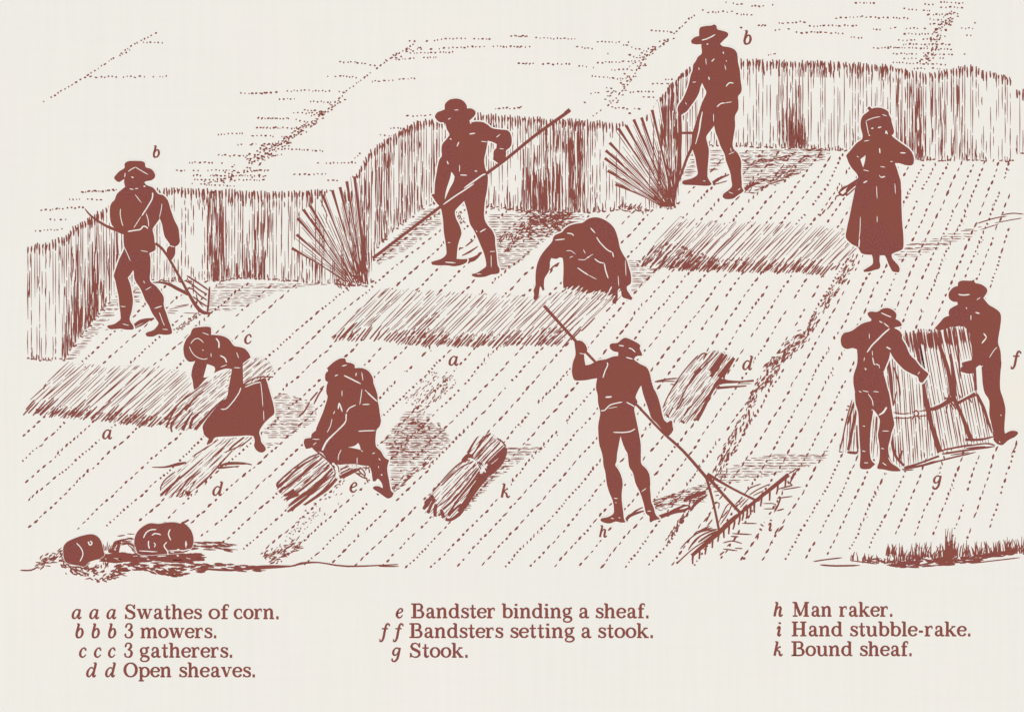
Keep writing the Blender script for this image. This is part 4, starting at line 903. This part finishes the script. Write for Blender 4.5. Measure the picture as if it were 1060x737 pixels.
bd = figure('cloth_bundle', 'round cloth bundle lying on the scrub to the right of the keg', o(*AA, "658,350 655,290 668,240 700,198 750,165 790,157 840,162 900,152 960,150 1010,160") + h(0, 440, "700,372 728,400 738,440 728,470 700,485 640,490 560,495 525,488 516,460"), [], [],
       ls(o, *AA, 1.5, "725,270 745,230 780,208 825,205", "790,250 815,235 860,245", "930,203 915,240 935,288", "765,290 763,320 772,352", "905,300 882,330 908,370 912,400") +
       ls(o, *AA, 1.3, "805,305 815,320 808,340", "980,358 1000,355", "1045,300 1050,345", "700,410 760,412", "830,410 900,405", "930,375 960,378") + ls(h, 0, 440, 1.3, "708,440 712,458", "690,480 730,470", "530,478 600,482", "640,478 700,476"), 6, cat='bundle', halo=.4)
F = Film(7); F.stroke(h(0, 440, "690,374 705,368 720,360"), 2.0); F.build('knot_end', parent=bd)

F = Film(3)
def blades(x0, x1, n, y, hgt, w=(1, 2)):
    for _ in range(n):
        x = R(x0, x1); hh = R(*hgt); lean = R(-3, 3.5)
        F.stroke([(x, y(x) + R(-1, 2)), (x + lean * .3, y(x) - hh * .5), (x + lean, y(x) - hh)], [R(*w), R(*w) * .8, .5])
yb = lambda x: 579 + 3 * math.sin(x * .05) if x < 960 else 577 - (x - 960) * .06
blades(878, 925, 28, yb, (2, 9)); blades(925, 1000, 95, yb, (4, 17), (.9, 1.8)); blades(1000, 1056, 60, yb, (4, 14), (.9, 1.8)); blades(978, 988, 12, yb, (10, 30)); blades(1040, 1060, 14, lambda x: 572, (6, 18))
blades(917, 935, 20, lambda x: 574, (4, 12))
scrub(F, pp("930,584 960,580 1000,578 1050,572"), 5, 140, (4, 10), (1.4, 2.8), 14); scrub(F, pp("915,586 960,585 1010,580"), 3, 40, (5, 14), (1.2, 2.4), 8); scrub(F, pp("895,580 930,583"), 5, 20, (4, 10), (1, 1.6), 8)
F.stroke(pp("842,581 855,579 872,577"), 1.4); F.stroke(pp("849,584.5 865,585.5 890,585"), 1.8); F.stroke(pp("880,580 905,583"), 1.2); F.stroke(pp("1005,583 1030,580 1056,577"), 1.2)
F.build('grass', label='tuft of rough grass along the front edge in the lower right corner', cat='grass', kind='stuff')

# ------------------------------------------------------------------ lettering: own slab-serif strokes (x-height 100, cap height 143)
def arc(cx, cy, rx, ry, a0, a1, tk=21, tn=8, n=14):
    pts, ws = [], []
    for i in range(n + 1):
        a = math.radians(a0 + (a1 - a0) * i / n)
        pts.append((cx + rx * math.cos(a), cy + ry * math.sin(a))); ws.append(tn + (tk - tn) * abs(math.cos(a)) ** 1.4)
    return (pts, ws)
def st(x, y0, y1, w=21, dx=0): return ([(x, y0), (x + dx, y1)], [w, w])
def sf(x, y, l=40, w=10): return ([(x - l / 2, y), (x + l / 2, y)], [w, w])
def ln(s, w): return (o(0, 0, s, 1.0), w)
def arch(x0, x1, top=97): return ([(x0, 62), (x0 + 8, 82), (x0 + 24, top - 3), (x0 + (x1 - x0) * .62, top), (x1 - 4, top - 10), (x1, 68)], [8, 10, 12, 15, 19, 21])
G_ = {}
G_['n'] = (122, [st(27, 4, 96), sf(27, 5, 46), sf(15, 94, 26), arch(32, 88), st(88, 70, 4), sf(90, 5, 46)])
G_['m'] = (178, [st(27, 4, 96), sf(27, 5, 44), sf(15, 94, 26), arch(32, 87), st(87, 70, 4), sf(87, 5, 42), arch(92, 147), st(147, 70, 4), sf(149, 5, 44)])
G_['h'] = (122, [st(27, 4, 142), sf(27, 5, 46), sf(15, 139, 26), arch(32, 88), st(88, 70, 4), sf(90, 5, 46)])
G_['u'] = (122, [st(27, 30, 96), sf(16, 94, 30), ([(27, 34), (32, 12), (50, 3), (70, 8), (84, 30)], [21, 17, 12, 9, 8]), st(90, 4, 96), sf(80, 94, 30), sf(100, 5, 28)])
G_['r'] = (92, [st(27, 4, 96), sf(30, 5, 54), sf(15, 94, 26), ([(32, 60), (42, 85), (60, 96), (76, 92)], [8, 10, 12, 14]), ([(70, 84), (82, 84)], [20, 20])])
G_['i'] = (64, [st(30, 4, 96), sf(32, 5, 50), sf(19, 94, 30), ([(29, 120), (29, 141)], [22, 22])])
G_['l'] = (64, [st(30, 4, 142), sf(32, 5, 50), sf(18, 139, 30)])
G_['t'] = (76, [([(34, 132), (34, 28), (40, 10), (54, 5), (68, 20)], [12, 21, 20, 13, 8]), sf(36, 93, 62, 10)])
G_['f'] = (74, [st(32, 4, 110), sf(36, 5, 56), sf(36, 92, 60, 10), ([(32, 108), (36, 130), (52, 140), (70, 136)], [21, 16, 10, 12]), ([(66, 128), (76, 128)], [20, 20])])
G_['o'] = (108, [arc(54, 50, 40, 46, 0, 360, 21, 9, 22)])
G_['e'] = (98, [arc(52, 50, 39, 46, 20, 330, 21, 9, 20), ([(20, 54), (88, 54)], [9, 9]), ([(89, 54), (86, 72)], [14, 18])])
G_['c'] = (96, [arc(52, 50, 39, 46, 50, 325, 21, 9, 20), ([(74, 74), (84, 74)], [20, 20])])
G_['a'] = (110, [([(24, 74), (32, 92), (52, 97), (70, 90), (75, 70), (75, 24), (82, 8), (96, 5), (104, 14)], [16, 13, 10, 14, 21, 21, 18, 11, 7]), ([(20, 74), (32, 74)], [18, 18]), ([(75, 58), (44, 50), (26, 38), (24, 20), (38, 6), (58, 9), (73, 24)], [8, 10, 17, 20, 14, 10, 8])])
G_['s'] = (88, [([(73, 76), (62, 93), (42, 97), (24, 88), (22, 70), (38, 58), (60, 48), (75, 34), (72, 14), (52, 4), (30, 7), (15, 26)], [9, 9, 9, 14, 17, 18, 20, 18, 15, 9, 9, 10]), st(76, 70, 98, 9), st(14, 2, 32, 9)])
G_['w'] = (160, [([(22, 96), (52, 2)], [21, 19]), ([(52, 4), (82, 96)], [8, 8]), ([(78, 96), (108, 2)], [21, 19]), ([(108, 4), (138, 96)], [8, 8]), sf(20, 94, 40), sf(78, 94, 44), sf(138, 94, 36)])
G_['v'] = (112, [([(22, 96), (56, 2)], [21, 19]), ([(56, 4), (88, 96)], [8, 8]), sf(22, 94, 42), sf(88, 94, 38)])
G_['g'] = (106, [arc(46, 66, 30, 30, 0, 360, 18, 8, 18), ([(66, 88), (82, 98), (98, 94)], [9, 12, 16]), ([(26, 42), (20, 28), (34, 16), (66, 12), (88, 2), (92, -18), (72, -36), (40, -38), (18, -28), (16, -12), (34, 6)], [9, 14, 16, 18, 18, 15, 11, 10, 12, 12, 8])])
G_['p'] = (118, [st(27, -38, 96), sf(29, -36, 54), sf(15, 94, 26), arc(64, 50, 38, 46, 140, -140, 21, 9, 18)])
G_['b'] = (116, [st(27, 4, 142), sf(15, 139, 26), arc(62, 50, 38, 46, 140, -140, 21, 9, 18), ([(22, 4), (36, 14)], [9, 9])])
G_['d'] = (120, [st(88, 4, 142), sf(76, 139, 26), sf(100, 5, 28), arc(54, 50, 38, 46, 40, 320, 21, 9, 18)])
G_['k'] = (122, [st(27, 4, 142), sf(27, 5, 46), sf(15, 139, 26), ([(34, 42), (84, 92)], [9, 9]), ([(50, 60), (92, 6)], [20, 20]), sf(88, 94, 40), sf(96, 5, 44)])
G_['-'] = (68, [([(12, 45), (54, 45)], [17, 17])])
G_['.'] = (50, [([(13, 12), (37, 12)], [24, 24])])
G_['3'] = (104, [([(22, 108), (32, 134), (54, 141), (76, 130), (78, 104), (60, 82), (44, 78)], [16, 12, 9, 15, 20, 14, 9]), ([(46, 78), (74, 68), (86, 42), (74, 12), (48, 3), (22, 12), (16, 34)], [9, 13, 21, 17, 9, 11, 17]), ([(14, 110), (28, 110)], [16, 16]), ([(10, 32), (25, 32)], [17, 17])])
G_['S'] = (128, [([(100, 104), (88, 130), (62, 141), (34, 132), (24, 108), (38, 86), (70, 72), (100, 54), (104, 26), (84, 6), (56, 2), (30, 12), (18, 42)], [9, 9, 9, 16, 21, 22, 24, 23, 20, 12, 9, 9, 9]), st(105, 98, 143, 10), st(17, 0, 46, 10)])
G_['O'] = (152, [arc(74, 71, 58, 67, 0, 360, 23, 9, 26)])
G_['B'] = (142, [st(38, 4, 139, 24), sf(42, 5, 76), sf(42, 138, 76), ([(60, 138), (98, 134), (110, 108), (98, 82), (60, 76)], [10, 13, 23, 13, 9]), ([(60, 75), (104, 70), (122, 40), (106, 9), (60, 5)], [9, 13, 24, 13, 10])])
G_['M'] = (196, [st(36, 4, 139, 10), sf(36, 5, 50), sf(30, 138, 44), ([(38, 138), (92, 8)], [24, 20]), ([(92, 8), (146, 138)], [9, 9]), st(152, 4, 139, 24), sf(152, 5, 58), sf(158, 138, 50)])
G_['H'] = (164, [st(38, 4, 139, 24), sf(38, 5, 62), sf(38, 138, 62), st(122, 4, 139, 24), sf(122, 5, 62), sf(122, 138, 62), ([(40, 72), (120, 72)], [10, 10])])
# italics
IT = {}
IT['a'] = (112, [([(84, 84), (68, 96), (44, 86), (24, 56), (20, 22), (34, 5), (54, 14), (76, 50)], [10, 10, 10, 18, 20, 12, 8, 7]), ([(96, 98), (84, 50), (78, 16), (92, 4), (108, 22)], [15, 19, 20, 12, 7])])
IT['b'] = (106, [([(36, 142), (62, 141)], [8, 10]), ([(58, 142), (44, 90), (32, 40), (38, 10), (56, 3)], [18, 19, 19, 18, 10]), ([(50, 3), (78, 14), (94, 50), (88, 86), (68, 94), (42, 60)], [9, 14, 20, 16, 10, 8])])
IT['c'] = (96, [([(82, 76), (72, 94), (52, 92), (30, 64), (24, 28), (40, 5), (64, 8), (84, 30)], [16, 12, 9, 17, 20, 14, 9, 7]), ([(76, 76), (88, 78)], [18, 18])])
IT['d'] = (112, [([(82, 84), (66, 96), (44, 86), (24, 56), (20, 22), (34, 5), (54, 14), (76, 50)], [10, 10, 10, 18, 20, 12, 8, 7]), ([(86, 142), (114, 142)], [8, 10]), ([(110, 142), (92, 70), (80, 18), (92, 4), (108, 22)], [18, 19, 20, 12, 7])])
IT['e'] = (96, [([(30, 46), (66, 58), (82, 76), (72, 94), (52, 92), (30, 62), (24, 28), (40, 5), (64, 8), (84, 30)], [8, 9, 14, 12, 9, 17, 20, 14, 9, 7])])
IT['f'] = (90, [([(110, 128), (96, 142), (78, 130), (62, 70), (48, 0), (30, -34), (8, -30)], [16, 10, 15, 19, 18, 13, 14]), sf(64, 92, 66, 9), ([(104, 126), (116, 128)], [18, 18]), ([(6, -24), (18, -24)], [20, 20])])
IT['g'] = (104, [([(84, 84), (66, 96), (44, 88), (26, 62), (26, 34), (40, 22), (58, 30), (78, 56)], [10, 10, 10, 17, 18, 11, 8, 7]), ([(94, 98), (82, 44), (68, -8), (42, -38), (16, -34), (12, -16)], [16, 19, 18, 14, 12, 14]), ([(8, -20), (20, -20)], [18, 18])])
IT['h'] = (108, [([(30, 142), (58, 141)], [8, 10]), ([(54, 142), (38, 70), (24, 2)], [18, 19, 20]), ([(36, 46), (56, 84), (76, 96), (88, 84), (80, 40), (78, 14), (90, 4), (108, 22)], [7, 9, 14, 19, 20, 20, 13, 7])])
IT['i'] = (64, [([(22, 70), (36, 92), (50, 90), (44, 50), (36, 16), (48, 4), (64, 22)], [7, 11, 18, 20, 20, 13, 7]), ([(50, 122), (54, 140)], [20, 20])])
IT['k'] = (108, [([(30, 142), (58, 141)], [8, 10]), ([(54, 142), (38, 70), (24, 2)], [18, 19, 20]), ([(38, 46), (66, 84), (88, 92)], [7, 9, 16]), ([(50, 56), (72, 44), (78, 14), (92, 4), (106, 20)], [9, 15, 18, 13, 8])])

def glyph(F, font, ch, x, y, sc, sx=None):
    """draw one character with its baseline at y; sc = size of one unit"""
    sx = sx or sc
    adv, strokes = font[ch]
    for pts, ws in strokes:
        q = [(x + a * sx, y - b * sc) for a, b in pts]
        w = [u * sc * 1.15 + .34 for u in ws]
        if len(q) > 2 and len(q) < 13:
            # widths follow the smoothed points
            F.stroke(q, w)
        else: F.stroke(q, w, sm=False)
    return adv * sx
def word(F, font, text, x0, x1, y, sc):
    tot = sum(font[c][0] for c in text) - 14; sx = (x1 - x0) / tot
    x = x0 - 4 * sx
    for c in text: x += glyph(F, font, c, x, y, sc, sx)
SC = .105
def caption(label, base, letters, words):
    F = Film(3)
    for ch, x in letters: glyph(F, IT, ch, x - 1.4, base, SC * .98, SC * .95)
    for t, a, b in words: word(F, G_, t, a, b, base, SC)
    F.build('caption', origin=(letters[0][1], base + 2), label=label, cat='caption', group='printed key below the picture')
caption('printed key line reading a a a Swathes of corn.', 640.4, [('a', 74.8), ('a', 93), ('a', 110.8)], [('Swathes', 128.7, 208.2), ('of', 216, 235.7), ('corn.', 242.3, 288.7)])
caption('printed key line reading b b b 3 mowers.', 660.1, [('b', 77.5), ('b', 94.2), ('b', 111.2)], [('3', 128.6, 137.6), ('mowers.', 145.6, 224.2)])
caption('printed key line reading c c c 3 gatherers.', 680.2, [('c', 82), ('c', 97.4), ('c', 112)], [('3', 128.1, 137.1), ('gatherers.', 144.6, 240.7)])
caption('printed key line reading d d Open sheaves.', 700.5, [('d', 89.8), ('d', 109.4)], [('Open', 128, 177.2), ('sheaves.', 185.2, 264.2)])
caption('printed key line reading e Bandster binding a sheaf.', 639.5, [('e', 409.8)], [('Bandster', 425.6, 512.3), ('binding', 519.7, 591.8), ('a', 598.7, 609.2), ('sheaf.', 616.3, 671.6)])
caption('printed key line reading f f Bandsters setting a stook.', 659.9, [('f', 393.5), ('f', 407.5)], [('Bandsters', 423.7, 520.2), ('setting', 528, 594.2), ('a', 601, 611.6), ('stook.', 618.8, 676.2)])
caption('printed key line reading g Stook.', 680.2, [('g', 406)], [('Stook.', 423.7, 484.4)])
caption('printed key line reading h Man raker.', 637.9, [('h', 800.7)], [('Man', 819.9, 860.8), ('raker.', 868.8, 924)])
caption('printed key line reading i Hand stubble-rake.', 658.2, [('i', 803.4)], [('Hand', 819.2, 871.7), ('stubble-rake.', 879.7, 1004.8)])
caption('printed key line reading k Bound sheaf.', 678.6, [('k', 800.8)], [('Bound', 819.2, 881.9), ('sheaf.', 889.9, 944)])
def key(ch, x, y, label, sc=.1, wipe=True):
    F = Film(3.2 if wipe else 11)
    w = IT[ch][0] * sc; top = 100 * sc if ch in 'aceg' else 142 * sc
    if wipe: F.poly([(x - 2, y - top - 2), (x + w + 1, y - top - 2), (x + w + 1, y + 2.5), (x - 2, y + 2.5)], 1, dz=-.5e-4)
    glyph(F, IT, ch, x, y, sc); F.build('key_letter', origin=(x, y), label=label, cat='letter', group='italic key letters in the picture')
key('b', 156.5, 163.5, 'small italic letter b above the hat of the leftmost mower', .085, False)
key('b', 767.5, 46.5, 'italic letter b beside the hat of the uppermost mower', .1, False)
key('c', 251.5, 356, 'italic letter c right of the sheaf carrier', .1)
key('a', 463.5, 378.5, 'italic letter a below the middle swathe')
key('a', 105, 454.5, 'italic letter a below the left swathe')
key('d', 219, 513, 'italic letter d beside the open sheaf at the lower left')
key('d', 767.5, 383, 'italic letter d beside the open sheaf near the raker')
key('e', 360.5, 509.5, 'italic letter e beside the sheaf of the kneeling man', .105)
key('k', 517, 515, 'italic letter k beside the bound sheaf', .1)
key('h', 619, 556, 'small italic letter h by the left foot of the raker', .085)
key('g', 964.5, 502, 'italic letter g below the stook', .1)
key('f', 1045.5, 378, 'italic letter f right of the right bandster at the edge', .1, False)
key('i', 793.5, 549.5, 'small italic letter i beside the rake head', .085)

# ------------------------------------------------------------------ light, camera
sc = bpy.context.scene
w = bpy.data.worlds.new('World'); sc.world = w; w.use_nodes = True
nt = w.node_tree; bg = nt.nodes['Background']; sky = nt.nodes.new('ShaderNodeTexSky'); sky.sky_type = 'NISHITA'; sky.sun_disc = False
sky.sun_elevation = math.radians(62); sky.sun_rotation = math.radians(200); sky.dust_density = 6; sky.air_density = 1.0
nt.links.new(sky.outputs[0], bg.inputs[0]); bg.inputs[1].default_value = .07
ld = bpy.data.lights.new('sun', 'SUN'); ld.energy = 1.5; ld.angle = math.radians(25); ld.color = (1.0, .95, .88)
lo = bpy.data.objects.new('sun', ld); col.objects.link(lo); lo.location = (0, 0, 5)
el, rot = math.radians(62), math.radians(200)
d = Vector((math.sin(rot) * math.cos(el), math.cos(rot) * math.cos(el), math.sin(el)))
lo.rotation_euler = d.to_track_quat('Z', 'Y').to_euler()
cd = bpy.data.cameras.new('camera'); co = bpy.data.objects.new('camera', cd); col.objects.link(co)
co.location = (0, 0, 2.4); co.rotation_euler = (0, 0, 0); cd.sensor_fit = 'HORIZONTAL'; cd.sensor_width = 36
cd.lens = 36 * 2.4 / 1.060; cd.clip_start = .05; cd.clip_end = 500
sc.camera = co
vs = sc.view_settings; vs.view_transform = 'Standard'; vs.look = 'None'; vs.gamma = 1; vs.exposure = 0.41; vs.use_curve_mapping = False
sc.cycles.filter_width = 1.5
for ob in bpy.data.objects:
    if '_o' in ob: del ob['_o']
